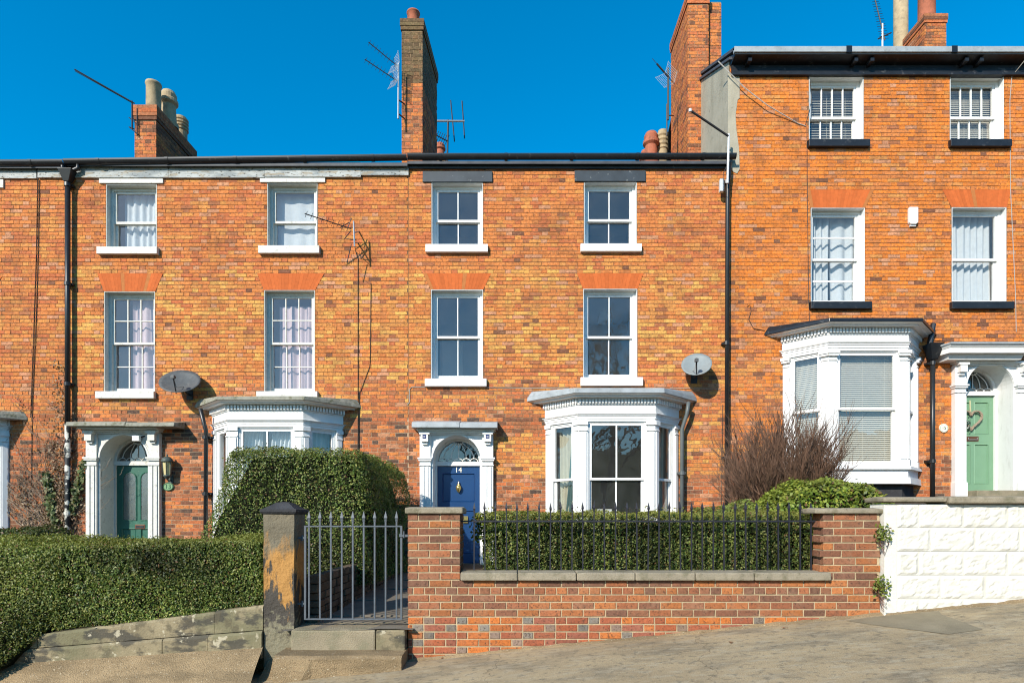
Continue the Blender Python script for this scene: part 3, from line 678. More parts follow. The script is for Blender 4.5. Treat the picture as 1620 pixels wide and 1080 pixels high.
# ------------------------------------------------------------------ doorways
def doorway(house, ops, holes, cx, zb, zs, canopy, paint='white_paint', style='lead', rev=0.44, R0=0.47, Wd=0.72):
    """zb threshold, zs springing of the round arch; canopy (x0, x1, ztop, zbot, projection)."""
    c0, c1, zt, zc, proj = canopy; n = 20
    holes.append((cx - R0 - 0.02, cx + R0 + 0.02, zb - 0.2, zs + R0 + 0.02)); ops.rect(cx - Wd + 0.02, cx + Wd - 0.02, zb - 0.2, zc)
    mb = MB(); arc = [(cx - R0 * math.cos(math.pi * i / n), zs + R0 * math.sin(math.pi * i / n)) for i in range(n + 1)]
    yf, ybk = HY - 0.05, HY + rev
    top = zc - 0.10
    for i in range(n):       # spandrels around the arch, front face and soffit
        (xa, za), (xb, zb_) = arc[i], arc[i + 1]
        mb.quad((xa, yf, za), (xb, yf, zb_), (xb, yf, top), (xa, yf, top))
        mb.quad((xa, yf, za), (xa, ybk, za), (xb, ybk, zb_), (xb, yf, zb_))
    for s in (-1, 1):
        xa, xb = cx + s * R0, cx + s * (Wd - 0.05); x0, x1 = min(xa, xb), max(xa, xb)
        mb.box(x0, x1, yf, HY + 0.02, zb - 0.2, top)
        mb.quad((xa, HY + 0.0201, zb - 0.2), (xa, ybk, zb - 0.2), (xa, ybk, zs), (xa, HY + 0.0201, zs))
    d = mb.build('door_surround', paint, house)
    mb = MB()                # archivolt moulding
    for r0, r1, y0 in ((R0 + 0.004, R0 + 0.035, 0.072), (R0 + 0.035, R0 + 0.06, 0.062)):
        for i in range(n):
            t0, t1 = math.pi * i / n, math.pi * (i + 1) / n
            pts = [(cx - r * math.cos(t), zs + r * math.sin(t)) for r, t in ((r0, t0), (r0, t1), (r1, t1), (r1, t0))]
            mb.prism_y(pts, HY - y0, HY - 0.049)
    mb.build('archivolt', paint, d)
    for s in (-1, 1):        # pilasters with impost, neck and console
        mb = MB(); a, b = (cx - Wd, cx - Wd + 0.21) if s < 0 else (cx + Wd - 0.21, cx + Wd)
        mb.box(a, b, HY - 0.10, HY + 0.01, zb - 0.2, zc - 0.10)
        mb.box(a + 0.035, a + 0.085, HY - 0.118, HY - 0.10, zb + 0.2, zs - 0.14); mb.box(b - 0.085, b - 0.035, HY - 0.118, HY - 0.10, zb + 0.2, zs - 0.14)
        mb.box(a - 0.015, b + 0.015, HY - 0.13, HY, zb - 0.2, zb + 0.16)
        mb.box(a - 0.018, b + 0.018, HY - 0.135, HY + 0.012, zs - 0.03, zs + 0.005); mb.box(a - 0.035, b + 0.035, HY - 0.15, HY + 0.013, zs + 0.005, zs + 0.035)
        mb.box(a - 0.012, b + 0.012, HY - 0.125, HY + 0.011, zs - 0.125, zs - 0.105)
        mb.build('pilaster', paint, d)
        mb = MB(); m = (a + b) / 2
        mb.prism_y([(m - 0.05, zc - 0.30), (m + 0.05, zc - 0.30), (m + 0.06, zc - 0.1), (m - 0.06, zc - 0.1)], HY - 0.15, HY - 0.1)
        mb.box(m - 0.068, m + 0.068, HY - 0.2, HY - 0.1, zc - 0.25, zc - 0.11); mb.box(m - 0.10, m + 0.10, HY - 0.215, HY - 0.1, zc - 0.11, zc - 0.07)
        mb.build('console', paint, d)
    mb = MB(); mb.box(cx - R0, cx + R0, HY - 0.001 + 0.12, ybk + 0.001, zs - 0.035, zs + 0.0) if False else None
    mb.box(cx - Wd + 0.02, cx + Wd - 0.02, HY - 0.11, HY + 0.01, zc - 0.10, zc - 0.07); mb.box(cx - Wd - 0.02, cx + Wd + 0.02, HY - 0.16, HY + 0.012, zc - 0.07, zc - 0.035)
    mb.build('entablature', paint, d)
    if style == 'cornice':
        def ol(o): return [(c0 - o, HY - 0.001), (c0 + 0.12 - o * 0.4, HY - proj - o), (c1 - 0.12 + o * 0.4, HY - proj - o), (c1 + o, HY - 0.001)]
        mb = MB(); h = zt - 0.03 - zc
        for z0, z1, o0, o1 in ((zc - 0.034, zc + h * 0.3, -0.16, -0.1), (zc + h * 0.3, zc + h * 0.75, -0.03, -0.03), (zc + h * 0.75, zc + h, -0.02, 0.03)):
            mb.loft([(x, y, z0) for x, y in ol(o0)], [(x, y, z1) for x, y in ol(o1)])
        mb.build('canopy', paint, d)
        mb = MB(); mb.loft([(x, y, zt - 0.029) for x, y in ol(0.045)], [(x, y, zt) for x, y in ol(0.04)]); mb.build('canopy_roof', 'lead', d)
    else:
        mb = MB(); mb.box(cx - Wd - 0.045, cx + Wd + 0.045, HY - proj + 0.12, HY + 0.011, zc - 0.034, zc - 0.001); mb.build('canopy', paint, d)
        mb = MB(); m = (c0 + c1) / 2 + 0.1
        for a, b, l in ((c0, m, 0), (m + 0.004, c1, -0.012)):
            mb.hexa([(a, HY - proj, zc + l * 0.5), (b, HY - proj, zc + l * 0.5), (b, HY, zc + l * 0.5), (a, HY, zc + l * 0.5), (a, HY - proj + 0.02, zt + l), (b, HY - proj + 0.02, zt + l), (b, HY, zt + 0.07 + l), (a, HY, zt + 0.07 + l)])
        mb.build('canopy_roof', 'mossy_slab' if style == 'slab' else 'lead', d, bevel=0.012)
    # transom, fanlight
    yd = HY + rev - 0.03; r1 = R0 - 0.035
    mb = MB(); mb.box(cx - R0, cx + R0, yd - 0.06, yd + 0.03, zs - 0.085, zs - 0.0)
    mb.box(cx - R0, cx - r1, yd - 0.05, yd + 0.03, zb, zs - 0.085); mb.box(cx + r1, cx + R0, yd - 0.05, yd + 0.03, zb, zs - 0.085)
    for i in range(n):
        t0, t1 = math.pi * i / n, math.pi * (i + 1) / n
        pts = [(cx - r * math.cos(t), zs + r * math.sin(t)) for r, t in ((r1 - 0.02, t0), (r1 - 0.02, t1), (R0, t1), (R0, t0))]
        mb.prism_y(pts, yd - 0.045, yd + 0.03)
    mb.build('door_frame', paint, d)
    mb = MB(); mb.add([(cx - r1 * math.cos(math.pi * i / n), yd, zs + r1 * math.sin(math.pi * i / n)) for i in range(n + 1)], [tuple(range(n, -1, -1))])
    fl = mb.build('fanlight', 'glass', d)
    mb = MB(); rb = r1 * 0.98; hub = (cx, zs + r1 * 0.93)
    for k in range(1, 6):
        t = math.pi * k / 6; ex, ez = cx - rb * math.cos(t), zs + 0.05
        if k in (1, 5): continue
    for k in (-2, -1, 0, 1, 2):      # ribs spring from a small ring under the crown and bow outwards
        e = cx + k * r1 * 0.36
        pts = []
        for j in range(9):
            t = j / 8; x = cx + k * 0.035 * (1 - t) + (e - cx) * t + math.copysign(0.06 * math.sin(math.pi * t), k) * (abs(k) > 0) * abs(k) * 0.5
            pts.append((x, yd - 0.012, zs + r1 * 0.88 * (1 - t) + 0.06 * t))
        mb.tube(pts, 0.0085, 5)
    for k in range(5):
        c = cx - r1 * 0.9 + r1 * 0.36 * (k + 0.5); q = r1 * 0.18
        mb.tube([(c - q * math.cos(math.pi * j / 8), yd - 0.012, zs + 0.005 + 0.8 * q * math.sin(math.pi * j / 8)) for j in range(9)], 0.008, 5)
    mb.tube([(cx - 0.09 * math.cos(math.pi * j / 8), yd - 0.012, zs + r1 * 0.97 - 0.075 * math.sin(math.pi * j / 8)) for j in range(9)], 0.009, 5)
    mb.build('glazing_bar', paint, fl)
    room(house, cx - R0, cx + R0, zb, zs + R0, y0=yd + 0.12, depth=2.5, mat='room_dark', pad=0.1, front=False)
    mb = MB(); mb.box(cx - R0 - 0.02, cx + R0 + 0.02, HY - 0.35, HY + rev + 0.1, zb - 0.2, zb - 0.005); mb.build('doorstep', 'step_stone', d, bevel=0.01)
    return d, yd, r1
def panelled(parent, name, mat, x0, x1, z0, z1, y, panels, stile=0.1):
    """A door leaf with sunk, beaded panels; panels are (fx0, fx1, fz0, fz1) fractions."""
    mb = MB(); w, h = x1 - x0, z1 - z0
    rects = [(x0 + a * w, x0 + b * w, z0 + c * h, z0 + d * h) for a, b, c, d in panels]
    xs = sorted(set([x0, x1] + [v for r in rects for v in r[:2]])); zs = sorted(set([z0, z1] + [v for r in rects for v in r[2:]]))
    for i in range(len(xs) - 1):
        for j in range(len(zs) - 1):
            cx, cz = (xs[i] + xs[i + 1]) / 2, (zs[j] + zs[j + 1]) / 2
            if any(r[0] < cx < r[1] and r[2] < cz < r[3] for r in rects): continue
            mb.quad((xs[i], y, zs[j]), (xs[i + 1], y, zs[j]), (xs[i + 1], y, zs[j + 1]), (xs[i], y, zs[j + 1]))
    mb.box(x0, x1, y + 0.03, y + 0.045, z0, z1)
    d = mb.build(name, mat, parent)
    for a, b, c, e in rects:
        mb = MB(); g = 0.03
        o = [(a, c), (b, c), (b, e), (a, e)]; i_ = [(a + g, c + g), (b - g, c + g), (b - g, e - g), (a + g, e - g)]
        m = [(a + g * 0.5, c + g * 0.5), (b - g * 0.5, c + g * 0.5), (b - g * 0.5, e - g * 0.5), (a + g * 0.5, e - g * 0.5)]
        for k in range(4):
            l = (k + 1) % 4
            mb.quad((*[o[k][0], y, o[k][1]],), (o[l][0], y, o[l][1]), (m[l][0], y - 0.008, m[l][1]), (m[k][0], y - 0.008, m[k][1]))
            mb.quad((m[k][0], y - 0.008, m[k][1]), (m[l][0], y - 0.008, m[l][1]), (i_[l][0], y + 0.02, i_[l][1]), (i_[k][0], y + 0.02, i_[k][1]))
        mb.quad(*[(q[0], y + 0.02, q[1]) for q in i_])
        mb.build('panel', mat, d)
    return d
def text(name, body, size, loc, mat, parent, rotx=90, depth=0.004):
    cu = bpy.data.curves.new(name, 'FONT'); cu.body = body; cu.size = size; cu.extrude = depth; cu.align_x = 'CENTER'; cu.align_y = 'CENTER'
    cu.materials.append(M[mat]); o = bpy.data.objects.new(name, cu); o.location = loc; o.rotation_euler = (math.radians(rotx), 0, 0)
    COL.objects.link(o); bpy.context.view_layer.update()
    me = bpy.data.meshes.new_from_object(o.evaluated_get(bpy.context.evaluated_depsgraph_get())); loc, rot = o.location.copy(), o.rotation_euler.copy()
    bpy.data.objects.remove(o); me.name = name; o = bpy.data.objects.new(name, me); o.location = loc; o.rotation_euler = rot
    link(o, parent); return o
# ------------------------------------------------------------------ the four houses
HG = 'brick houses of the terrace'
houses = {}
def make_house(key, i, label, zbase, ztop, prime):
    x0, x1 = HB[i], HB[i + 1]
    h = thing('terraced_house', label, 'house', ((x0 + x1) / 2, HY, zbase), HG)
    houses[key] = dict(o=h, x0=x0, x1=x1, zb=zbase, zt=ztop, ops=Openings(), holes=[], prime=prime)
    return houses[key]
ZT = 8.42
H12 = make_house('12', 0, 'brick house with a bay corner and bare vine, beyond the peeling drainpipe', 0.2, ZT, (60, 420))
H13 = make_house('13', 1, 'brick house with dark green door, peeling white fascia and weathered sills', 0.2, ZT, (330, 500))
H14 = make_house('14', 2, 'brick house with the royal blue door and clean white windows', 0.2, ZT, (842, 510))
H15 = make_house('15', 3, 'taller brick house with the pale green door and black deep eaves', 1.3, 10.40, (1437, 300))
def W(h, *a, **k): return window(h['o'], h['ops'], h['holes'], *a, **k)
# number 13
W(H13, 168, 248, 292, 392, 347, cols=1, paint='old_paint', sill=(157, 252, 392, 404), head=(158, 259, 284, 291))
W(H13, 423, 502, 290, 390, 346, cols=1, paint='old_paint', sill=(411, 507, 390, 403), head=(412, 515, 282, 289.5))
W(H13, 165, 245, 461, 619, 540, cols=3, ru=2, rl=2, paint='old_paint', sill=(155, 247, 619, 631), arch=(154, 258, 434, 461))
W(H13, 418, 498, 459, 619, 540, cols=3, ru=2, rl=2, paint='old_paint', sill=(408, 504, 619, 630), arch=(407, 513, 432, 459))
# number 14
W(H14, 683, 764, 289, 388, 344, sill=(674, 772, 388, 401), head=(669, 779, 272, 289), headmat='dark_board')
W(H14, 924, 1007, 288, 387, 343, sill=(918, 1014, 387, 400), head=(909, 1021, 271, 288), headmat='dark_board')
W(H14, 682, 764, 458, 599, 530, sill=(673, 770, 599, 612), arch=(669, 777, 432, 457))
W(H14, 923, 1008, 457, 597, 530, sill=(918, 1016, 597, 611), arch=(913, 1018, 431, 457))
# number 15
W(H15, 1280, 1366, 122, 223, 179, cols=4, sill=(1277, 1373, 223, 235), sillmat='black_paint')
W(H15, 1503, 1588, 121, 223, 179, cols=4, sill=(1500, 1596, 223, 235), sillmat='black_paint')
W(H15, 1283, 1368, 329, 478, 406, cols=1, ru=2, rl=2, sill=(1280, 1376, 478, 490), sillmat='black_paint', arch=(1276, 1383, 302, 329), ru_bars=0.032)
W(H15, 1506, 1592, 328, 478, 406, cols=1, sill=(1502, 1600, 478, 490), sillmat='black_paint', arch=(1491, 1599, 302, 328))
# number 12: one window just out of sight beyond its first-floor lintel end
W(H12, -92, -12, 292, 392, 347, cols=1, paint='old_paint', sill=(-102, -8, 392, 404), head=(-102, 7, 285, 298))
W(H12, -95, -15, 463, 619, 540, cols=3, ru=2, rl=2, paint='old_paint', sill=(-104, -12, 619, 631), arch=(-107, 3, 436, 463))
# bays
z14 = dict(bottom=0.45, sill=1.02, mid=wz(757, 11.42), head=wz(666, 11.42), frieze=wz(654, 11.4), dent=wz(640, 11.4), corn=wz(622, 11.2), roof=wz(614, 11.2))
b14, f14 = bay(H14['o'], H14['ops'], H14['holes'], 1.975, z14)
z13 = dict(bottom=0.45, sill=1.02, mid=wz(770, 11.42), head=wz(675, 11.42), frieze=wz(664, 11.4), dent=wz(650, 11.4), corn=wz(633, 11.2), roof=wz(627, 11.2))
b13, f13 = bay(H13['o'], H13['ops'], H13['holes'], -4.63, z13, a=0.70, b=1.28, paint='white_paint', roofmat='mossy_slab')
z12 = dict(bottom=0.45, sill=1.02, mid=2.0, head=3.14, frieze=3.28, dent=3.42, corn=wz(662, 11.8), roof=wz(656, 11.8))
b12, f12 = bay(H12['o'], H12['ops'], H12['holes'], -11.24, z12, a=0.72, b=1.30, paint='white_paint', roofmat='mossy_slab')
z15 = dict(bottom=wz(765, 11.4), sill=wz(737, 11.4), mid=wz(646, 11.42), head=wz(555, 11.42), frieze=wz(541, 11.4), dent=wz(529, 11.4), corn=wz(510, 11.2), roof=wz(504, 11.2))
b15, f15 = bay(H15['o'], H15['ops'], H15['holes'], 6.69, z15, a=0.75, b=1.335, p=0.60, front_cols=1, capitals=True, roofmat='gutter_black')
mb = MB(); mb.prism_z([(6.69 - 1.25, HY - 0.001), (6.69 - 0.7, HY - 0.5), (6.69 + 0.7, HY - 0.5), (6.69 + 1.25, HY - 0.001)], 1.3, z15['bottom'] - 0.001); mb.build('bay_base', 'sooty_stone', H15['o'])
# doorways
d14, yd, r1 = doorway(H14['o'], H14['ops'], H14['holes'], -1.09, 0.54, 2.61, (wx(651, 11.66), wx(787, 11.66), 3.31, 3.20, 0.34))
leaf14 = panelled(d14, 'door', 'door_blue', -1.09 - r1, -1.09 + r1, 0.54, 2.525, yd - 0.005, [(0.11, 0.89, 0.63, 0.93), (0.11, 0.89, 0.10, 0.55)])
text('house_number', '14', 0.15, (-1.095, yd - 0.012, 2.44), 'number_paint', leaf14)
mb = MB(); kx, kz = -1.09, 2.07; ky = yd - 0.03
mb.lathe((kx, ky, kz - 0.09), [(0.001, 0), (0.02, 0.01), (0.045, 0.05), (0.058, 0.1), (0.05, 0.135), (0.024, 0.15), (0.03, 0.165), (0.012, 0.19), (0.016, 0.215), (0.001, 0.235)], 14)
mb.box(kx - 0.02, kx + 0.02, ky - 0.05, ky, kz - 0.03, kz + 0.015); mb.build('knocker', 'brass', leaf14, smooth=True)
mb = MB(); mb.box(-1.0, -0.9, yd - 0.02, yd - 0.004, 1.36, 1.50); mb.build('letter_plate', 'brass', leaf14, bevel=0.004)
for s in (-1, 1):
    m = -1.09 + s * (0.72 - 0.105)
    mb = MB(); mb.box(m - 0.035, m + 0.035, HY - 0.206, HY - 0.2, 3.01, 3.08); p = mb.build('blue_plaque', 'plate_blue', d14)
    mb = MB()
    for k in range(2): mb.box(m - 0.02, m + 0.02, HY - 0.209, HY - 0.206, 3.03 + 0.022 * k, 3.035 + 0.022 * k)
    mb.build('plaque_mark', 'alarm_white', p)
d13, yd13, r13 = doorway(H13['o'], H13['ops'], H13['holes'], -7.64, 0.54, 2.62, (wx(104, 11.62), wx(276, 11.62), 3.30, 3.22, 0.40), paint='old_paint', style='slab')
x0, x1 = -7.64 - r13, -7.64 + r13
leaf13 = panelled(d13, 'door', 'door_dark_green', x0, x1, 0.54, 2.53, yd13 - 0.005, [(0.10, 0.45, 0.06, 0.36), (0.55, 0.90, 0.06, 0.36)])
for a, b in ((0.14, 0.46), (0.56, 0.88)):
    w_ = x1 - x0; X0, X1 = x0 + a * w_, x0 + b * w_; r_ = (X1 - X0) / 2; c = (X0 + X1) / 2; zt_ = 2.40 - r_; n = 10
    out = [(X0, 1.42), (X1, 1.42)] + [(c + r_ * math.cos(math.pi * i / n), zt_ + r_ * math.sin(math.pi * i / n)) for i in range(n + 1)]
    mb = MB(); mb.prism_y(out, yd13 - 0.009, yd13 - 0.006); gp = mb.build('pane', 'frosted', leaf13)
    mb = MB(); pts = [(x, yd13 - 0.012, z) for x, z in out]; mb.tube(pts + [pts[0]], 0.012, 6); mb.build('bead', 'door_dark_green', gp)
mb = MB(); mb.box(-7.70, -7.50, yd13 - 0.02, yd13 - 0.004, 1.24, 1.33); lp = mb.build('letter_plate', 'copper_brown', leaf13, bevel=0.004)
mb = MB(); mb.box(-7.68, -7.52, yd13 - 0.026, yd13 - 0.02, 1.26, 1.31); mb.build('flap', 'black_paint', lp)
d15, yd15, r15 = doorway(H15['o'], H15['ops'], H15['holes'], 9.41, 2.0, 4.04, (wx(1481, 11.8), wx(1640, 11.6), wz(541, 11.55), wz(563, 11.6), 0.42), style='cornice', R0=0.46)
leaf15 = panelled(d15, 'door', 'door_pale_green', 9.41 - r15, 9.41 + r15, 2.0, 3.955, yd15 - 0.005, [(0.10, 0.46, 0.60, 0.94), (0.54, 0.90, 0.60, 0.94), (0.10, 0.46, 0.08, 0.50), (0.54, 0.90, 0.08, 0.50)])
mb = MB(); mb.box(9.27, 9.53, yd15 - 0.02, yd15 - 0.004, 3.03, 3.13); lp = mb.build('letter_plate', 'copper_brown', leaf15, bevel=0.004)
mb = MB(); mb.tube([(9.31, yd15 - 0.03, 3.10), (9.31, yd15 - 0.03, 3.06), (9.49, yd15 - 0.03, 3.06), (9.49, yd15 - 0.03, 3.10)], 0.008, 6); mb.build('handle', 'aluminium', lp)
# number plates on the brick
def disc(mb, c, rx, rz, y0, y1, n=24): mb.prism_y([(c[0] + rx * math.cos(2 * math.pi * i / n), c[1] + rz * math.sin(2 * math.pi * i / n)) for i in range(n)], y0, y1)
mb = MB(); c13 = (wx(267), wz(769.5)); disc(mb, c13, 0.105, 0.08, HY - 0.025, HY + 0.01); pl = mb.build('number_plate', 'plate_green', H13['o'], label='oval green plate with number 13')
mb = MB(); mb.tube([(c13[0] + 0.095 * math.cos(2 * math.pi * i / 24), HY - 0.028, c13[1] + 0.07 * math.sin(2 * math.pi * i / 24)) for i in range(25)], 0.006, 5); mb.build('rim', 'plate_dark', pl)
text('numeral', '13', 0.12, (c13[0], HY - 0.027, c13[1]), 'plate_dark', pl)
mb = MB(); c15 = (wx(1492), wz(677)); disc(mb, c15, 0.085, 0.085, HY - 0.025, HY + 0.01); pl = mb.build('number_plate', 'number_paint', H15['o'], label='round white plate with number 15')
text('numeral', '15', 0.085, (c15[0], HY - 0.027, c15[1]), 'plate_dark', pl)
mb = MB(); mb.tube([(c15[0] + 0.072 * math.cos(2 * math.pi * i / 24), HY - 0.026, c15[1] + 0.072 * math.sin(2 * math.pi * i / 24)) for i in range(25)], 0.004, 5); mb.build('rim', 'plate_green', pl)

# walls: mortar sheet with openings, every brick proud of it; the best-seen three hundred bricks of each house are pieces of their own
for key, h in houses.items():
    x0, x1, zb, zt = h['x0'], h['x1'], h['zb'], h['zt']
    r = random.Random(int(key))
    mb = mortar_sheet(x0, x1, zb, zt, h['holes'], HY + 0.007, mort)
    for a, b, y0, y1 in ((x0 + 0.02, x0 + 0.12, HY + 0.3, HY + 8), (x1 - 0.12, x1 - 0.02, HY + 0.3, HY + 8)): mb.box(a, b, y0, y1, zb, zt, MORT_UP)
    mb.box(x0, x1, HY + 8, HY + 8.2, zb, zt, MORT_UP)
    wall = mb.build('wall', 'mortar', h['o'])
    bl = bond(x0 + (0 if key == '12' else 0.005), x1 - 0.005, zb, zt, h['ops'], vj=lambda z: 0.0055 if mort((x0 + x1) / 2, z) == MORT_UP else JT)
    px, py = h['prime']; pxw, pzw = wx(px), wz(py)
    full = sorted([b for b in bl if b[4]], key=lambda b: max(abs((b[0] + b[1]) / 2 - pxw) * 1.2, abs(b[2] - pzw)))[:300]
    fs = set(full)
    mb = MB(); bricks_to_mesh(mb, [b for b in bl if b not in fs], lambda x, z: pick(r, zone(x, z)), r=r)
    mb.build('brickwork', 'brick_mesh', wall, kind='stuff')
    for p, q, a, b, st in full:
        o = bpy.data.objects.new('brick', r.choice(HOUSE_BRICKS)); o.location = ((p + q) / 2, HY + r.uniform(-0.002, 0.002), a)
        o.scale.x = (q - p) / (ST - JT); o.color = (*pick(r, zone((p + q) / 2, a)), 1); link(o, wall)

# ------------------------------------------------------------------ roofs, gutters, pipes
def roof(h, y0, z0, pitch=27, run=4.0, x0=None, x1=None, name='roof'):
    x0 = h['x0'] if x0 is None else x0; x1 = h['x1'] if x1 is None else x1; t = math.tan(math.radians(pitch)); mb = MB()
    mb.hexa([(x0, y0, z0 - 0.06), (x1, y0, z0 - 0.06), (x1, y0 + run, z0 - 0.06 + run * t), (x0, y0 + run, z0 - 0.06 + run * t), (x0, y0, z0), (x1, y0, z0), (x1, y0 + run, z0 + run * t), (x0, y0 + run, z0 + run * t)])
    mb.hexa([(x0, y0 + run, z0 - 0.06 + run * t), (x1, y0 + run, z0 - 0.06 + run * t), (x1, y0 + 2 * run, z0 - 0.06), (x0, y0 + 2 * run, z0 - 0.06), (x0, y0 + run, z0 + run * t), (x1, y0 + run, z0 + run * t), (x1, y0 + 2 * run, z0), (x0, y0 + 2 * run, z0)])
    return mb.build(name, 'slate', h['o'])
for k, n in (('12', 8.40), ('13', 8.44), ('14', 8.48)): roof(houses[k], HY - 0.12, n - 0.03)
def gutter(h, x0, x1, za, zb, mat='gutter_black', y=HY - 0.13, r=0.068):
    """Half-round gutter, highest edge at za (left end) to zb (other end)."""
    mb = MB(); n = 10; segs = 8; prev = None
    for i in range(segs + 1):
        x = x0 + (x1 - x0) * i / segs; z = za + (zb - za) * i / segs
        ring = [(x, y - r * math.cos(math.pi * k / n), z - r * 1.35 * math.sin(math.pi * k / n)) for k in range(n + 1)] + [(x, y + (r - 0.008) * math.cos(math.pi * k / n), z - (r - 0.008) * 1.3 * math.sin(math.pi * k / n)) for k in range(n + 1)]
        if prev: mb.loft(prev, ring, cap=(i == 1 or i == segs))
        prev = ring
    g = mb.build('gutter', mat, h['o'])
    k = max(2, int((x1 - x0) / 1.15))
    for i in range(k):
        x = x0 + (x1 - x0) * (i + 0.5) / k; z = za + (zb - za) * (i + 0.5) / k
        mb = MB()
        for q in range(n):
            a, b = math.pi * q / n, math.pi * (q + 1) / n; R2 = r + 0.008
            A = [(x - 0.03, y - r * math.cos(a), z - r * 1.35 * math.sin(a)), (x - 0.03, y - r * math.cos(b), z - r * 1.35 * math.sin(b))]
            pts = [(x - 0.03, y - R2 * math.cos(a), z - R2 * 1.35 * math.sin(a)), (x + 0.03, y - R2 * math.cos(a), z - R2 * 1.35 * math.sin(a)), (x + 0.03, y - R2 * math.cos(b), z - R2 * 1.35 * math.sin(b)), (x - 0.03, y - R2 * math.cos(b), z - R2 * 1.35 * math.sin(b))]
            mb.quad(*pts)
        mb.build('gutter_joint', mat, g)
gutter(H12, HB[0], HB[1], wz(259, 11.87), wz(255, 11.87)); gutter(H13, HB[1] + 0.01, HB[2], wz(254, 11.87), wz(246.5, 11.87)); gutter(H14, HB[2] + 0.01, wx(1160), wz(245.5, 11.87), wz(245, 11.87))
# fascia boards
def fascia(h, pieces, mat, zt, proud=0.045):
    for a, b, c, d in pieces:
        mb = MB(); e = R.uniform(-0.004, 0.004); mb.box(wx(a) + 0.002, wx(b) - 0.002, HY - proud + e, HY + 0.05, wz(d), zt); mb.build('fascia_board', mat, h['o'], bevel=0.004)
        h['ops'].rect(wx(a), wx(b), wz(d), zt)
fascia(H13, [(120, 268, 0, 283), (268, 420, 0, 283), (420, 572, 0, 282), (572, 647, 0, 279)], 'peeling_paint', 8.46)
fascia(H12, [(-300, 60, 0, 284), (62, 104, 0, 283)], 'peeling_paint', 8.40)
fascia(H14, [(647, 900, 0, 268.5), (900, 1152, 0, 268.5)], 'dark_board', 8.46)
# number 15: deep boarded eaves
ye = HY - 0.27
mb = MB(); mb.box(HB[3], HB[4], ye - 0.03, ye + 0.05, wz(82, 11.70), wz(73, 11.70)); ev = mb.build('eaves_edge', 'lead', H15['o'], bevel=0.01)
for px in (1343, 1510):
    mb = MB(); mb.box(wx(px - 4, 11.7), wx(px + 5, 11.7), ye - 0.034, ye + 0.05, wz(82.5, 11.7), wz(72.5, 11.7)); mb.build('clip', 'gutter_black', ev)
mb = MB(); mb.hexa([(HB[3] + 0.03, ye + 0.02, 10.43), (HB[4], ye + 0.02, 10.43), (HB[4], HY + 0.02, 10.38), (HB[3] + 0.03, HY + 0.02, 10.38), (HB[3] + 0.03, ye + 0.02, wz(82, 11.70) - 0.001), (HB[4], ye + 0.02, wz(82, 11.70) - 0.001), (HB[4], HY + 0.02, 10.6), (HB[3] + 0.03, HY + 0.02, 10.6)])
mb.build('soffit', 'black_paint', H15['o'])
mb = MB(); mb.box(HB[3] + 0.02, HB[4], ye + 0.0, ye + 0.02, 10.42, wz(82, 11.70) - 0.002); mb.build('eaves_board', 'dark_board', H15['o'])
mb = MB(); mb.box(HB[3] + 0.04, HB[4], HY - 0.045, HY + 0.05, wz(121.5), 10.378); mb.box(HB[3] + 0.04, HB[4], HY - 0.065, HY + 0.04, wz(121.5) - 0.004, wz(118)); mb.build('frieze_board', 'black_paint', H15['o'])
for px in (1180, 1345, 1370, 1517, 1540):
    x = wx(px); mb = MB(); mb.prism_z([(x - 0.035, HY - 0.044), (x - 0.035, ye + 0.05), (x + 0.035, ye + 0.05), (x + 0.035, HY - 0.044)], 10.33, 10.40); mb.build('bracket', 'black_paint', H15['o'])
roof(H15, ye - 0.02, wz(73, 11.70) - 0.01)
# its flank above the lower neighbour's roof: cement render over brick
mb = MB(); t27 = math.tan(math.radians(27)); xf = HB[3] + 0.03
def flank(y): return 10.50 + (y - HY) * t27
prof = [(HY + 0.03, 8.2), (HY + 4, 8.2), (HY + 4, flank(HY + 4)), (HY + 0.03, flank(HY))]
mb.loft([(xf - 0.02, y, z) for y, z in prof], [(xf + 0.2, y, z) for y, z in prof]); mb.build('rendered_flank', 'cement', H15['o'])
prof = [(HY - 0.012, 8.35), (HY + 0.05, 8.35), (HY + 0.05, 10.2), (HY - 0.012, 10.2)]
pts = [(4.27, 10.24), (4.50, 10.24), (4.50, 9.75), (4.46, 9.72), (4.42, 9.40), (4.44, 9.1), (4.49, 8.75), (4.50, 8.35), (4.45, 8.26), (4.36, 8.3), (4.31, 8.45), (4.27, 8.5)]
mb = MB(); mb.prism_y(pts, HY - 0.010, HY + 0.03); mb.build('render_patch', 'cement', H15['o'], bevel=0.004)
mb = MB(); mb.hexa([(xf - 0.06, HY - 0.1, flank(HY - 0.1) + 0.0), (xf + 0.2, HY - 0.1, flank(HY - 0.1)), (xf + 0.2, HY + 4, flank(HY + 4)), (xf - 0.06, HY + 4, flank(HY + 4)), (xf - 0.06, HY - 0.1, flank(HY - 0.1) + 0.05), (xf + 0.2, HY - 0.1, flank(HY - 0.1) + 0.05), (xf + 0.2, HY + 4, flank(HY + 4) + 0.05), (xf - 0.06, HY + 4, flank(HY + 4) + 0.05)]); mb.build('verge', 'slate', H15['o'])

def downpipe(h, pts, mat, r=0.04, joints=(), name='downpipe', lugs=True):
    mb = MB(); mb.tube(pts, r, 12); o = mb.build(name, mat, h['o'], smooth=True)
    for z in joints:
        x, y = pts[-1][0], pts[-1][1]
        mb = MB(); mb.lathe((x, y, z), [(r, 0), (r + 0.014, 0.004), (r + 0.014, 0.07), (r, 0.075)], 12)
        if lugs: mb.box(x - 0.08, x + 0.08, y + r * 0.6, HY - 0.004, z + 0.02, z + 0.06)
        mb.build('collar', mat, o)
    return o
YP = HY - 0.10
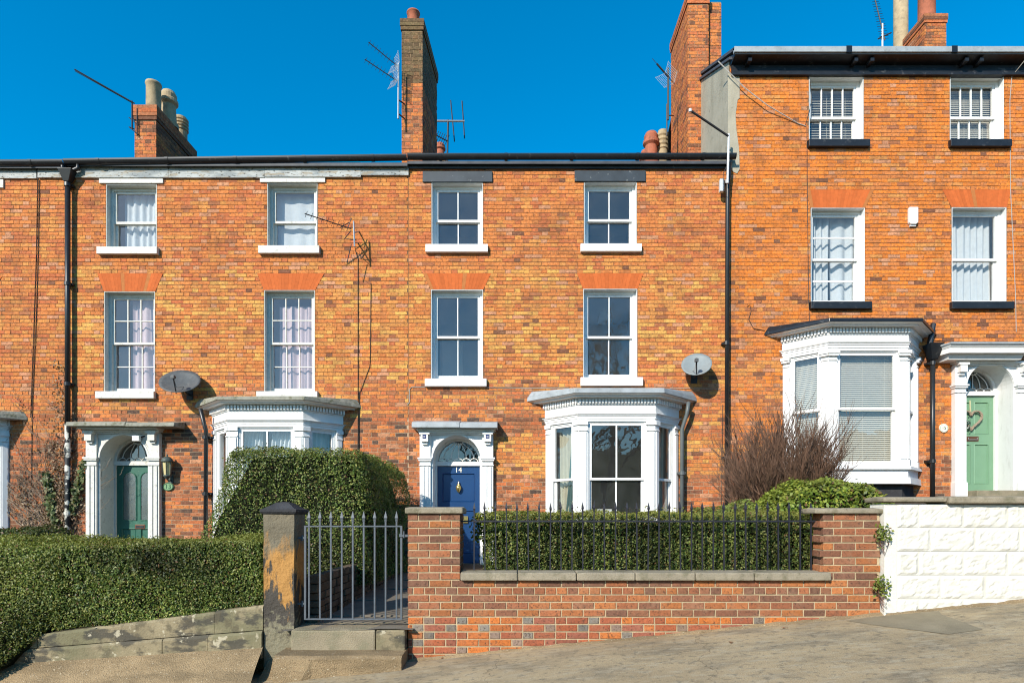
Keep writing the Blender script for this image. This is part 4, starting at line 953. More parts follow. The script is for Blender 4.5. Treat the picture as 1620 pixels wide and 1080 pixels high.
# rainwater head and pipe shared by 12 and 13
xp = wx(107, YP)
mb = MB(); mb.loft([(xp - 0.05, YP - 0.05, wz(293)), (xp + 0.05, YP - 0.05, wz(293)), (xp + 0.05, YP + 0.05, wz(293)), (xp - 0.05, YP + 0.05, wz(293))], [(xp - 0.13, YP - 0.11, wz(275)), (xp + 0.15, YP - 0.11, wz(275)), (xp + 0.15, YP + 0.09, wz(275)), (xp - 0.13, YP + 0.09, wz(275))])
hd = mb.build('rainwater_head', 'gutter_black', H13['o'], bevel=0.006)
mb = MB(); mb.tube([(xp - 0.08, YP - 0.02, 8.40), (xp - 0.08, YP - 0.02, wz(277))], 0.04, 10); mb.tube([(xp + 0.22, YP - 0.02, 8.42), (xp + 0.22, YP - 0.02, 8.30), (xp + 0.06, YP - 0.02, 8.24), (xp + 0.06, YP - 0.02, wz(277))], 0.04, 10); mb.build('outlet', 'pipe_black', hd, smooth=True)
downpipe(H13, [(xp, YP, wz(290)), (xp, YP, wz(672))], 'pipe_black', 0.048, [wz(300), wz(455), wz(612)])
downpipe(H13, [(xp, YP, wz(671)), (xp, YP, 0.5)], 'pipe_peeling', 0.05, [wz(716), wz(815)])
# pipe between 14 and 15
xq = wx(1151, YP)
downpipe(H14, [(wx(1153, YP), YP - 0.02, 8.40), (wx(1153, YP), YP - 0.02, 8.2), (xq, YP, 8.0), (xq - 0.02, YP, 0.9)], 'pipe_black', 0.042, [wz(296), wz(548), wz(727)])
# bay pipes
downpipe(H14, [(3.42, 11.75, z14['corn'] - 0.05), (3.40, 11.80, z14['corn'] - 0.28), (wx(1079, 11.85), 11.85, 3.2), (wx(1079, 11.85), 11.85, 0.6)], 'pipe_grey', 0.038, [2.3])
downpipe(H13, [(-6.02, 11.72, z13['corn'] - 0.06), (wx(326, 11.85), 11.85, 3.16), (wx(325, 11.85), 11.85, 0.5)], 'pipe_black', 0.04, [3.0, 1.9])
xr = wx(1476, 11.85)
mb = MB(); mb.loft([(xr - 0.05, 11.8, wz(572)), (xr + 0.06, 11.8, wz(572)), (xr + 0.06, 11.92, wz(572)), (xr - 0.05, 11.92, wz(572))], [(xr - 0.13, 11.72, wz(548)), (xr + 0.14, 11.72, wz(548)), (xr + 0.14, 11.97, wz(548)), (xr - 0.13, 11.97, wz(548))]); mb.tube([(8.26, 11.9, wz(515)), (xr - 0.06, 11.86, wz(548))], 0.05, 8)
mb.build('rainwater_head', 'gutter_black', H15['o'])
downpipe(H15, [(xr, 11.86, wz(570)), (xr, 11.86, 1.8)], 'pipe_black', 0.042, [wz(580), wz(733)])

# ------------------------------------------------------------------ chimney stacks
def stack(h, name, x0, x1, y0, y1, z0, z1, table, skew=0.0, cap=True, upper=None, zup=99, seed=3, mortcol=MORT_MID, courses=3):
    r = random.Random(seed); b0, b1 = (x0, y0), (x1, y0); c0, c1 = (x1 + skew, y1), (x0 + skew, y1)
    mb = MB(); g = 0.006
    mb.loft([(b0[0] + g, b0[1] + g, z0), (b1[0] - g, b1[1] + g, z0), (c0[0] - g, c0[1], z0), (c1[0] + g, c1[1], z0)], [(b0[0] + g, b0[1] + g, z1), (b1[0] - g, b1[1] + g, z1), (c0[0] - g, c0[1], z1), (c1[0] + g, c1[1], z1)], mortcol)
    o = mb.build(name, 'mortar', h['o'])
    mb = MB(); no = lambda a, b: []
    def cf(F):
        return lambda u, z: pick(r, upper if z > zup else table)
    for A, B in ((b0, b1), (b1, c0), (c1, b0)):
        F = Frame(A, B); bricks_to_mesh(mb, bond(0.0, F.L, z0, z1, no), cf(F), r=r, frame=F)
    mb.build('brickwork', 'brick_mesh', o, kind='stuff')
    if cap:
        mb = MB(); zt = z1
        for k in range(courses):
            e = 0.03 if k else 0.02
            A = [(b0[0] - e, b0[1] - e), (b1[0] + e, b1[1] - e), (c0[0] + e, c0[1] + e), (c1[0] - e, c1[1] + e)]
            for a, b in ((0, 1), (1, 2), (3, 0)):
                F = Frame(A[a], A[b]); bricks_to_mesh(mb, bond(0, F.L, 0, 0.076, no), lambda u, z: pick(r, upper or table), r=r, frame=F) if False else None
            mb.loft([(x, y, zt) for x, y in A], [(x, y, zt + 0.07) for x, y in A], pick(r, upper or table)); zt += 0.075
        mb.build('stack_cap', 'brick_mesh', o)
    return o
def pot(parent, x, y, z, h, r, mat, style='plain'):
    mb = MB()
    if style == 'plain': prof = [(r * 1.08, 0), (r * 1.02, 0.05), (r, h * 0.9), (r * 1.08, h * 0.92), (r * 1.12, h * 0.96), (r * 1.08, h), (r * 0.9, h), (r * 0.88, h * 0.5)]
    elif style == 'cannon': prof = [(r * 1.25, 0), (r * 1.25, h * 0.12), (r * 1.0, h * 0.16), (r * 0.88, h * 0.62), (r * 1.2, h * 0.68), (r * 1.2, h * 0.76), (r, h * 0.8), (r * 1.05, h * 0.9), (r * 0.8, h), (r * 0.7, h), (r * 0.7, h * 0.5)]
    elif style == 'ringed':
        prof = [(r, 0), (r, h * 0.5)]
        for k in range(4): q = h * (0.52 + 0.115 * k); prof += [(r * 1.18, q), (r * 1.18, q + h * 0.06), (r * 0.95, q + h * 0.075)]
        prof += [(r * 0.9, h), (r * 0.7, h), (r * 0.7, h * 0.5)]
    mb.lathe((x, y, z), prof, 20); return mb.build('chimney_pot', mat, parent, smooth=(style == 'plain'))
CH = [(3, OR), (3, RD), (2, BR), (1, DK), (0.6, PK)]
BUFF = [(4, (0.15, 0.105, 0.05)), (3, (0.115, 0.08, 0.042)), (1, (0.19, 0.105, 0.05))]
c1 = stack(H13, 'chimney_stack', wx(213, 12.45), wx(247, 12.45), 12.45, 13.98, 8.3, 9.62, CH, upper=[(2, BR), (2, DK), (1, RD)], zup=9.35, seed=5, courses=4)
ct = 9.62 + 0.30
pot(c1, wx(243, 12.72), 12.72, ct - 0.02, 0.66, 0.14, 'buff_clay'); pot(c1, wx(267, 13.15), 13.15, ct - 0.02, 0.78, 0.155, 'buff_clay', 'cannon'); pot(c1, wx(286, 13.7), 13.7, ct - 0.05, 0.62, 0.135, 'buff_clay', 'ringed')
c2 = stack(H14, 'chimney_stack', wx(635.5, 12.4), wx(668.5, 12.4), 12.4, 13.9, 8.3, 11.42, CH, skew=0.11, upper=BUFF, zup=10.35, seed=6, courses=3)
pot(c2, wx(654, 12.65), 12.65, 11.62, 0.36, 0.125, 'terracotta')
c3 = stack(H15, 'chimney_stack', wx(1088, 13.8), wx(1121, 13.8), 13.8, 15.25, 8.6, 13.15, [(4, OR), (3, RD), (2, BR), (0.5, DK)], seed=7, courses=3)
c3b = stack(H15, 'chimney_stack', wx(1121, 13.93) + 0.01, wx(1141, 13.93), 13.93, 15.25, 8.6, 13.30, [(4, OR), (3, RD), (2, BR), (0.5, DK)], seed=17, cap=False)
pot(c3, wx(1088, 15.0), 15.0, 13.3, 0.5, 0.13, 'terracotta', 'cannon')
c4 = stack(H15, 'chimney_stack', wx(1463, 15.5), wx(1497, 15.5), 15.5, 17.6, 11.0, 14.10, CH, seed=8, courses=3)
pot(c4, wx(1466, 15.9), 15.9, 14.25, 1.0, 0.2, 'terracotta'); 
mb = MB(); mb.tube([(wx(1425, 16.5), 16.5, 11.5), (wx(1425, 16.5), 16.5, 16.5)], 0.175, 20); mb.build('tall_flue', 'buff_clay', c4, smooth=True)
c5 = stack(H14, 'chimney_stack', 3.3, 4.0, 15.3, 16.4, 9.5, 10.35, CH, seed=9, courses=1)
pot(c5, wx(1030, 15.5), 15.5, 10.4, 0.88, 0.17, 'terracotta', 'cannon'); pot(c5, wx(1022, 16.2), 16.2, 10.4, 0.85, 0.15, 'terracotta', 'cannon'); pot(c5, wx(1048, 15.6), 15.6, 10.4, 1.0, 0.125, 'buff_clay', 'ringed')
c6 = stack(H14, 'chimney_stack', wx(686, 16.5), wx(704, 16.5), 16.5, 17.2, 10.0, 11.2, CH, seed=10, courses=1)
pot(c6, wx(696, 16.7), 16.7, 11.25, 0.5, 0.13, 'terracotta', 'cannon')
# ------------------------------------------------------------------ front boundary of number 14
GY = 6.2
gw = thing('garden_wall', 'red brick garden wall with two piers and stone coping before the railings', 'wall', (1.3, GY + 0.12, 0.1))
def gcol(r, z, header):
    t = r.random()
    if z < 0.42:
        if header and t < 0.6: c = r.choice([(0.20, 0.175, 0.145), (0.17, 0.15, 0.125), (0.23, 0.16, 0.12)])
        else: c = r.choice([(0.46, 0.14, 0.035), (0.34, 0.10, 0.045), (0.30, 0.09, 0.045), (0.42, 0.13, 0.04), (0.26, 0.09, 0.055)])
    else: c = r.choice([(0.31, 0.112, 0.05), (0.35, 0.128, 0.05), (0.28, 0.105, 0.052), (0.22, 0.095, 0.055), (0.17, 0.082, 0.052), (0.38, 0.138, 0.048), (0.25, 0.11, 0.06)])
    k = r.uniform(0.85, 1.15)
    return (c[0] * k, c[1] * k, c[2] * k)
GBM = {}
def gbrick(parent, x0, x1, z0, z1, y, r, header=False, depth=0.06, axis='x'):
    L = round(x1 - x0, 3); key = (L, round(z1 - z0, 3), r.randint(0, 2))
    if key not in GBM:
        me = one_brick_mesh(L, key[1], depth, hash(key) & 0xffff); me.materials.append(M['garden_brick']); GBM[key] = me
    o = bpy.data.objects.new('brick', GBM[key]); o.color = (*gcol(r, z0, header), 1)
    o.location = ((x0 + x1) / 2, y + r.uniform(-0.002, 0.002), z0) if axis == 'x' else (y + r.uniform(-0.002, 0.002), (x0 + x1) / 2, z0)
    if axis == 'x+': pass
    if axis in ('y', '-y'): o.rotation_euler = (0, 0, math.radians(90 if axis == 'y' else -90))
    link(o, parent)
gr = random.Random(7); GC = 0.0757; SB, HBk, GJ = 0.225, 0.1125, 0.0125
PLx0, PLx1, PRx0, PRx1 = -1.065, -0.53, 3.18, 3.765
ZTOP = 1.50; ZLOW = ZTOP - 9 * GC             # underside of the low coping
rows = 20
for k in range(rows):
    z1 = ZTOP - k * GC; z0 = z1 - GC + GJ
    low = k >= 9
    segs = [(PLx0, PRx1)] if low else [(PLx0, PLx1), (PRx0 - (0.03 if k % 2 else 0.0), PRx1)]
    for s0, s1 in segs:
        if k in (10,): pat = [(HBk, True)]
        elif k >= 14: pat = [(SB, False), (HBk, True)]
        else: pat = [(SB, False)]
        off = 0.0 if k % 2 else -HBk
        if k >= 14: off = -0.17 if k % 2 else -0.06
        if k == 10: off = -0.05
        x = s0 + off; i = 0
        while x < s1 - 0.02:
            L, hd = pat[i % len(pat)]; i += 1
            a, b = max(x, s0), min(x + L - GJ, s1); x += L
            if b - a < 0.03: continue
            if z1 < gz((a + b) / 2) - 0.02: continue
            gbrick(gw, round(a, 3), round(b, 3), z0, z1, GY, gr, hd)
# bricks on the sides of the piers that can be seen
for k in range(9):
    z1 = ZTOP - k * GC; z0 = z1 - GC + GJ
    for a, b in ([(GY + 0.062, GY + 0.215), (GY + 0.225, GY + 0.44)] if k % 2 else [(GY + 0.062, GY + 0.32), (GY + 0.33, GY + 0.44)]):
        gbrick(gw, a, b, z0, z1, PLx1, gr, axis='y')
    gbrick(gw, GY + 0.062, GY + 0.22, z0, z1, PRx0 - (0.03 if k % 2 else 0.0), gr, axis='-y')
mb = MB(); g = 0.007; MC = (0.40, 0.31, 0.19)
mb.box(PLx0 + g, PLx1 - g, GY + g, GY + 0.45, -0.2, ZTOP - 0.002, MC); mb.box(PRx0 + g, PRx1 - g, GY + g, GY + 0.225, 0.0, ZTOP - 0.002, MC)
mb.box(PLx1 - g, PRx0 + g, GY + g + 0.0005, GY + 0.23, -0.2, ZLOW - 0.002, MC); mb.build('mortar', 'mortar', gw)
def coping(x0, x1, y0, y1, z0, z1, name, mat, parent, rise=0.012, bev=0.012):
    mb = MB(); ym = (y0 + y1) / 2
    mb.loft([(x0, y0, z0), (x0, y1, z0), (x0, y1, z1), (x0, ym, z1 + rise), (x0, y0, z1)], [(x1, y0, z0), (x1, y1, z0), (x1, y1, z1), (x1, ym, z1 + rise), (x1, y0, z1)])
    return mb.build(name, mat, parent, bevel=bev)
xs = [PLx1 + 0.0, 0.06, 0.655, 1.25, 1.86, 2.46, 3.24]
for a, b in zip(xs[:-1], xs[1:]): coping(a + 0.003 + (0.004 if a == xs[0] else 0), b - 0.003, GY - 0.055, GY + 0.29, ZLOW + 0.003, ZLOW + 0.083, 'coping_stone', 'coping_stone', gw)
coping(PLx0 - 0.025, PLx1 + 0.03, GY - 0.035, GY + 0.48, ZTOP + 0.002, ZTOP + 0.062, 'pier_cap', 'coping_stone', gw)
coping(PRx0 - 0.10, PRx1 + 0.015, GY - 0.035, GY + 0.28, ZTOP + 0.002, ZTOP + 0.05, 'pier_cap', 'coping_stone', gw)

# railings on the coping
def spear(mb, x, y, z0, z1, w=0.0064, head=0.10):
    mb.box(x - w, x + w, y - w, y + w, z0, z1 - head)
    h = z1 - head
    for a, b, ra, rb in ((h, h + 0.012, w * 1.5, w * 1.5), (h + 0.012, h + 0.035, w * 1.0, w * 2.0), (h + 0.035, z1, w * 2.0, 0.0008)):
        mb.loft([(x - ra, y - ra, a), (x + ra, y - ra, a), (x + ra, y + ra, a), (x - ra, y + ra, a)], [(x - rb, y - rb, b), (x + rb, y - rb, b), (x + rb, y + rb, b), (x - rb, y + rb, b)])
rl = thing('railing', 'black spear-topped iron railing set in the stone coping before the clipped hedge', 'railing', (1.36, GY + 0.12, ZLOW + 0.09))
RY = GY + 0.12; rx0, rx1 = wx(750, RY), wx(1283, RY); nb = 32
sp_me = None
for i in range(nb):
    x = rx0 + (rx1 - rx0) * i / (nb - 1)
    if sp_me is None:
        mb = MB(); spear(mb, 0, 0, 0, 0.72, head=0.10); o = mb.build('bar', 'iron', rl, origin=(0, 0, 0)); sp_me = o.data
    else:
        o = bpy.data.objects.new('bar', sp_me); link(o, rl)
    o.location = (x, RY, ZLOW + 0.086 + R.uniform(-0.006, 0.006)); o.rotation_euler = (R.uniform(-0.01, 0.01), R.uniform(-0.012, 0.012), 0)
mb = MB(); zr = wz(824, RY); mb.box(PLx1 - 0.01, PRx0 + 0.02, RY - 0.016, RY + 0.016, zr - 0.009, zr + 0.009); mb.build('rail', 'iron', rl)

# gate
gt = thing('garden_gate', 'grey metal gate of upright spear-topped bars between stone and brick piers', 'gate', (-1.62, 6.3, 0.42))
QY = 6.3; zb_, zt_ = wz(978.5, QY), wz(832, QY)
gx = [wx(489 + 17.3 * i, QY) for i in range(9)]
me = None
for x in gx:
    if me is None:
        mb = MB(); spear(mb, 0, 0, 0, wz(808, QY) - zb_, head=0.105, w=0.008); o = mb.build('bar', 'gate_metal', gt, origin=(0, 0, 0)); me = o.data
    else: o = bpy.data.objects.new('bar', me); link(o, gt)
    o.location = (x, QY, zb_)
xl, xr_ = wx(483, QY), wx(635, QY)
for z, t in ((zb_, 0.014), (zt_, 0.014)):
    mb = MB(); mb.box(xl, xr_, QY - 0.012, QY + 0.012, z - t / 2, z + t / 2); mb.build('rail', 'gate_metal', gt)
for x, zt2 in ((xl, zt_ + 0.0), (xr_, zt_)):
    mb = MB(); mb.box(x - 0.01, x + 0.01, QY - 0.011, QY + 0.011, zb_ - 0.006, zt2 + 0.006); mb.build('stile', 'gate_metal', gt)
mb = MB(); mb.box(xr_ + 0.01, xr_ + 0.075, QY - 0.018, QY - 0.004, zt_ - 0.11, zt_ - 0.085); mb.tube([(xr_ + 0.03, QY - 0.02, zt_ - 0.05), (xr_ + 0.03, QY - 0.02, zt_ - 0.12)], 0.007, 6); mb.box(xr_ - 0.02, xr_ + 0.01, QY - 0.02, QY + 0.0, zt_ - 0.11, zt_ - 0.08); mb.build('latch', 'gate_metal', gt)
for z in (zt_ - 0.12, zb_ + 0.16):
    mb = MB(); mb.tube([(xl - 0.03, QY, z - 0.03), (xl - 0.03, QY, z + 0.03)], 0.012, 8); mb.box(xl - 0.13, xl - 0.008, QY - 0.006, QY + 0.006, z - 0.01, z + 0.01); mb.build('hinge', 'gate_metal', gt)
# stone gate pier
sp = thing('stone_gate_pier', 'weathered orange and black stone gatepost with a dark pyramid cap', 'gatepost', (-2.38, 6.36, -0.13))
rr = random.Random(3); mb = MB()
x0, x1, y0, y1 = -2.538, -2.226, 6.2, 6.53
nz, nx = 26, 7
def pier_side(pa, pb, nrm):
    base = len(mb.v)
    for j in range(nz + 1):
        z = -0.15 + 1.655 * j / nz
        for i in range(nx + 1):
            t = i / nx; x = pa[0] + (pb[0] - pa[0]) * t; y = pa[1] + (pb[1] - pa[1]) * t
            q = Vector((x, y, z)); d = 0.012 * mnoise.noise(q * 5) + 0.005 * mnoise.noise(q * 17)
            if z < 1.16: d -= 0.012 * (0.5 + 0.5 * mnoise.noise(q * 3.1))
            if 0 < i < nx: mb.v.append((x + nrm[0] * d, y + nrm[1] * d, z))
            else: e = 0.006 * mnoise.noise(Vector((x * 9, y * 9, z * 6))); mb.v.append((x + e, y + e, z))
    for j in range(nz):
        for i in range(nx):
            a = base + j * (nx + 1) + i; mb.f.append((a, a + 1, a + nx + 2, a + nx + 1)); mb.c.append((1, 1, 1))
pier_side((x0, y0), (x1, y0), (0, -1)); pier_side((x1, y0), (x1, y1), (1, 0)); pier_side((x1, y1), (x0, y1), (0, 1)); pier_side((x0, y1), (x0, y0), (-1, 0))
mb.build('shaft', 'pier_stone', sp, smooth=False)
mb = MB(); e = 0.02
def ringp(o, z): return [(x0 - o, y0 - o, z), (x1 + o, y0 - o, z), (x1 + o, y1 + o, z), (x0 - o, y1 + o, z)]
zc = 1.50
for (o0, z0_), (o1, z1_) in zip(((-0.01, zc - 0.01), (0.012, zc), (0.028, zc + 0.02), (0.03, zc + 0.045), (0.0, zc + 0.055), (-0.09, zc + 0.115)), ((0.012, zc), (0.028, zc + 0.02), (0.03, zc + 0.045), (0.0, zc + 0.055), (-0.09, zc + 0.115), (-0.13, zc + 0.125))):
    mb.loft(ringp(o0, z0_), ringp(o1, z1_))
mb.build('cap', 'sooty_stone', sp)
# steps up to the gate
st = thing('gate_steps', 'worn stone steps leading up to the metal gate', 'steps', (-1.65, 6.0, -0.1))
mb = MB(); mb.box(-2.225, -1.375, 6.10, 6.55, 0.0, 0.333); mb.build('tread', 'step_stone', st, bevel=0.018)
mb = MB(); mb.box(-1.368, -1.075, 6.095, 6.55, 0.0, 0.331); mb.build('tread', 'slab_stone', st, bevel=0.016)
mb = MB(); n = 10; vs = []
for i in range(n + 1):
    x = -2.30 + (1.235 * i / n); yf = 5.84 + 0.012 * mnoise.noise(Vector((x * 5, 0, 0))); zt2 = 0.128 + 0.008 * mnoise.noise(Vector((x * 4, 3, 0)))
    vs += [(x, yf - 0.05 if i < 3 else yf, gz(x, 5.8) - 0.06), (x, yf, zt2 - 0.03), (x, yf + 0.03, zt2), (x, 6.2, zt2 + 0.006)]
fs = []
for i in range(n):
    for k in range(3): a = i * 4 + k; fs.append((a, a + 4, a + 5, a + 1))
fs += [(0, 1, 2, 3), (n * 4 + 3, n * 4 + 2, n * 4 + 1, n * 4)]
vs += [(-1.065, 6.2, -0.15)]; fs += [(n * 4, n * 4 + 3, len(vs) - 1)]
mb.add(vs, fs); mb.build('lower_tread', 'aggregate', st)
mb = MB(); vs = []; fs = []
for j in range(6):
    t = j / 5
    for i in range(9):
        x = -2.50 + 0.26 * i / 8; y = 6.24 - 0.38 * t; z = (0.02 + 0.1 * (i / 8)) * (1 - t) ** 1.5 + (gz(x, y) - 0.02) * (1 - (1 - t) ** 1.5) + 0.01 * mnoise.noise(Vector((x * 12, y * 12, 0)))
        vs.append((x, y, z))
for j in range(5):
    for i in range(8): a = j * 9 + i; fs.append((a, a + 1, a + 10, a + 9))
mb.add(vs, fs); mb.build('mortar_fillet', 'aggregate', st, smooth=True)
mb = MB(); mb.box(-2.27, -1.02, 6.55, 6.9, 0.1, 0.336); mb.build('landing', 'path_stone', st)
mb = MB()
for i in range(4): mb.box(-2.1, -1.0, 6.92 + i * 1.16, 8.05 + i * 1.16, 0.2, 0.345 + 0.02 * i + 0.004)
mb.build('path_slab', 'path_stone', st, bevel=0.01)
# retaining wall beside the path
sw = thing('path_wall', 'low shaded wall of rough dark stones along the path under the tall hedge', 'wall', (-2.1, 9.2, 0.3))
r = random.Random(5); mb = MB(); mb.box(-2.28, -2.11, 6.6, 11.5, 0.2, 0.80, (0.05, 0.04, 0.032)); mb.build('mortar', 'side_stone', sw)
z = 0.31; k = 0
while z < 0.80:
    hgt = r.choice([0.075, 0.085, 0.1]); y = 6.58 + r.uniform(-0.1, 0)
    while y < 11.4:
        L = r.uniform(0.18, 0.34); c = r.uniform(0.6, 1.2); mb = MB(); o = r.uniform(-0.015, 0.012)
        mb.box(-2.2, -2.095 + o, y + 0.008, y + L - 0.008, z + 0.005, z + hgt - 0.006, (0.15 * c, 0.11 * c, 0.075 * c)); mb.build('stone', 'side_stone', sw, bevel=0.008); y += L
    z += hgt
# ------------------------------------------------------------------ number 13's stone wall and footing
sl = thing('stone_wall', 'low worn sandstone slab wall under the long clipped hedge', 'wall', (-4.4, 6.3, -0.2))
TOPZ = lambda x: 0.566 + (x + 2.55) * 0.128; MIDZ = lambda x: 0.312 + (x + 2.55) * 0.080; LOWZ = lambda x: 0.15 + (x + 2.55) * 0.066
def slab(x0, x1, f0, f1, y0, y1, parent, mat='slab_stone'):
    mb = MB(); n = 8; vs = []
    P = []
    for i in range(n + 1):
        x = x0 + (x1 - x0) * i / n; w = 0.008 * mnoise.noise(Vector((x * 3, 1, 0)))
        P.append([(x, y0 + w, f0(x)), (x, y1, f0(x)), (x, y1, f1(x) + 0.01), (x, y0 + 0.02 + w, f1(x) + 0.006 * mnoise.noise(Vector((x * 6, 2, 0)))), (x, y0 + w, f1(x) - 0.025)])
    for i in range(n): mb.loft(P[i], P[i + 1], cap=False)
    mb.add(P[0], [(0, 1, 2, 3, 4)]); mb.add(P[-1], [(4, 3, 2, 1, 0)])
    return mb.build('stone', mat, parent)
slab(-3.04, -2.545, lambda x: MIDZ(x) + 0.004, TOPZ, 6.20, 6.6, sl); slab(-4.85, -3.046, lambda x: MIDZ(x) + 0.004, lambda x: TOPZ(x) - 0.008, 6.205, 6.6, sl); slab(-7.2, -4.856, lambda x: MIDZ(x) + 0.004, TOPZ, 6.20, 6.6, sl)
for a, b in ((-3.09, -2.545), (-3.555, -3.098), (-5.6, -3.563), (-7.4, -5.606)): slab(a, b, lambda x: LOWZ(x) - 0.12, lambda x: MIDZ(x) - 0.004, 6.17 + R.uniform(-0.006, 0.006), 6.6, sl)
mb = MB(); n = 40; vs = []; fs = []; m = 9
for i in range(n + 1):
    for j in range(m + 1):
        t = j / m; y = 6.185 - 0.52 * t; x = -8.0 + (5.465 + 0.07 * t) * i / n; z = (LOWZ(x) + 0.0) * (1 - t) + (gz(x, 5.66) - 0.012) * t + 0.018 * math.sin(math.pi * t) + 0.007 * mnoise.noise(Vector((x * 6, y * 6, 4)))
        vs.append((x, y, z))
for i in range(n):
    for j in range(m): a = i * (m + 1) + j; fs.append((a, a + 1, a + m + 2, a + m + 1))
mb.add(vs, fs); mb.build('footing', 'aggregate', sl, smooth=True)

# ------------------------------------------------------------------ number 15's white block wall
ww = thing('block_wall', 'white painted wall of rough-faced blocks under a mossy stone coping', 'wall', (6.0, 6.3, 0.5))
WY = 6.15; r = random.Random(11); bh = 0.2405; zt0 = 1.598
def rock(x0, x1, z0, z1, rough=0.014):
    mb = MB(); nx_, nz_ = max(5, int((x1 - x0) / 0.03)), 9; g = 0.005; vs = []
    sd = Vector((r.uniform(0, 50), r.uniform(0, 50), r.uniform(0, 50)))
    for j in range(nz_ + 1):
        for i in range(nx_ + 1):
            u, v = i / nx_, j / nz_; x = x0 + g + (x1 - x0 - 2 * g) * u; z = z0 + g + (z1 - z0 - 2 * g) * v
            e = min(u, 1 - u) * (x1 - x0); f = min(v, 1 - v) * (z1 - z0); m_ = min(1.0, min(e, f) / 0.02)
            q = Vector((x * 15, 0, z * 19)) + sd
            d = m_ * (0.009 + rough * (0.8 * mnoise.noise(q) + 0.5 * mnoise.noise(q * 2.3)))
            vs.append((x, WY - d, z))
    fs = [(j * (nx_ + 1) + i, j * (nx_ + 1) + i + 1, (j + 1) * (nx_ + 1) + i + 1, (j + 1) * (nx_ + 1) + i) for j in range(nz_) for i in range(nx_)]
    mb.add(vs, fs); mb.build('block', 'block_paint', ww)
for k in range(5):
    z1 = zt0 - k * bh; z0 = z1 - bh; x = 3.90; 
    L0 = 0.22 if k % 2 == 0 else (0.34 if k == 1 else 0.44)
    first = True
    while x < 9.0:
        L = L0 if first else 0.452; first = False
        if z1 > gz(x + L / 2) - 0.03: rock(x, x + L, z0, z1)
        x += L
mb = MB(); mb.box(3.775, 9.2, WY + 0.005, WY + 0.25, 0.2, zt0 + 0.0, (1, 1, 1)); mb.box(3.77, 3.893, WY - 0.006, WY + 0.2, 0.3, zt0 - 0.02); mb.build('pointing', 'block_paint', ww)
for i, (a, b) in enumerate(((3.74, 4.38), (4.385, 5.55), (5.556, 6.7), (6.706, 9.2))):
    coping(a, b, WY - 0.075 if i else WY - 0.05, WY + 0.3, zt0 + 0.004 if i else zt0 + 0.02, zt0 + 0.066 + (0.006 if i else 0.0), 'coping_stone', 'coping_stone', ww, bev=0.016)

r = random.Random(19); mb = MB(); x = -1.06; vs = []; fs = []
while x < 9.0:
    yw = GY - 0.004 if x < 3.77 else WY - 0.012
    w_ = 0.02 + 0.05 * max(0.0, mnoise.noise(Vector((x * 5, 0, 7))) + 0.35); zg = pave_z(x, yw - w_)
    vs += [(x, yw + 0.012, pave_z(x, yw) + 0.012 + w_ * 0.35), (x, yw - w_ * 0.45, pave_z(x, yw) + 0.008 + w_ * 0.12), (x, yw - w_, zg - 0.003)]
    x += 0.03
for i in range(len(vs) // 3 - 1):
    for k in range(2): a = i * 3 + k; fs.append((a, a + 1, a + 4, a + 3))
mb.add(vs, fs); o = mb.build('grit', 'aggregate', origin=(0, 0, 0), smooth=True); tag(o, 'line of sandy grit gathered at the foot of the walls', 'grit', kind='stuff')
# ------------------------------------------------------------------ hedges, shrubs, climbers
def fn(P, f, seed):
    g = np.random.default_rng(seed); out = np.zeros(len(P))
    for k in range(7):
        d = g.normal(size=3); d /= np.linalg.norm(d); out += np.sin(P @ d * f * g.uniform(0.6, 1.7) + g.uniform(0, 6.28))
    return out / 3.0
def leaf_mesh(name, P, Nn, size, cols, parent, mat='leaf', slim=0.55, spread=0.9, kind='stuff', g=NR):
    n = len(P); rnd = g.normal(size=(n, 3)); nn = Nn + rnd * spread * 0.75; nn /= np.linalg.norm(nn, axis=1)[:, None]
    t = g.normal(size=(n, 3)) + Nn * 0.35 + np.array([0, 0, 0.25]); t -= nn * (t * nn).sum(1)[:, None]; t /= np.linalg.norm(t, axis=1)[:, None]
    b = np.cross(nn, t); L = (size * g.uniform(0.65, 1.35, n))[:, None]; Wd = L * slim
    V = np.stack([P - t * L * 0.5, P + b * Wd * 0.5 - t * L * 0.05 + nn * L * 0.06, P + t * L * 0.5, P - b * Wd * 0.5 - t * L * 0.05 + nn * L * 0.06], axis=1).reshape(-1, 3)
    me = bpy.data.meshes.new(name); me.vertices.add(4 * n); me.vertices.foreach_set('co', V.astype(np.float32).ravel())
    me.loops.add(4 * n); me.loops.foreach_set('vertex_index', np.arange(4 * n, dtype=np.int32))
    me.polygons.add(n); me.polygons.foreach_set('loop_start', np.arange(0, 4 * n, 4, dtype=np.int32))
    me.update(calc_edges=True)
    a = me.attributes.new('Col', 'FLOAT_COLOR', 'FACE'); a.data.foreach_set('color', np.concatenate([cols, np.ones((n, 1))], axis=1).astype(np.float32).ravel())
    me.materials.append(M[mat]); o = bpy.data.objects.new(name, me); link(o, parent)
    if kind: o['kind'] = kind
    return o
def green(n, P, Nn, pal, seed, topy=0.5, g=NR):
    pal = np.array(pal); c = pal[g.integers(0, len(pal), n)] * g.uniform(0.7, 1.35, (n, 1))
    clump = fn(P, 4.0, seed)[:, None]; c = c * np.clip(1 + 0.3 * clump + 0.2 * fn(P, 14.0, seed + 9)[:, None], 0.3, 2)
    up = np.clip(Nn[:, 2:3], 0, 1) * topy; c = c * (1 - up) + np.array([[0.27, 0.27, 0.055]]) * g.uniform(0.6, 1.2, (n, 1)) * up  # upward leaves yellower: new growth, plus sunlight on the tops put into the colour
    dead = g.random((n, 1)) < 0.03; c = np.where(dead, np.array([[0.16, 0.085, 0.04]]), c)
    return np.clip(c, 0.004, 0.6)
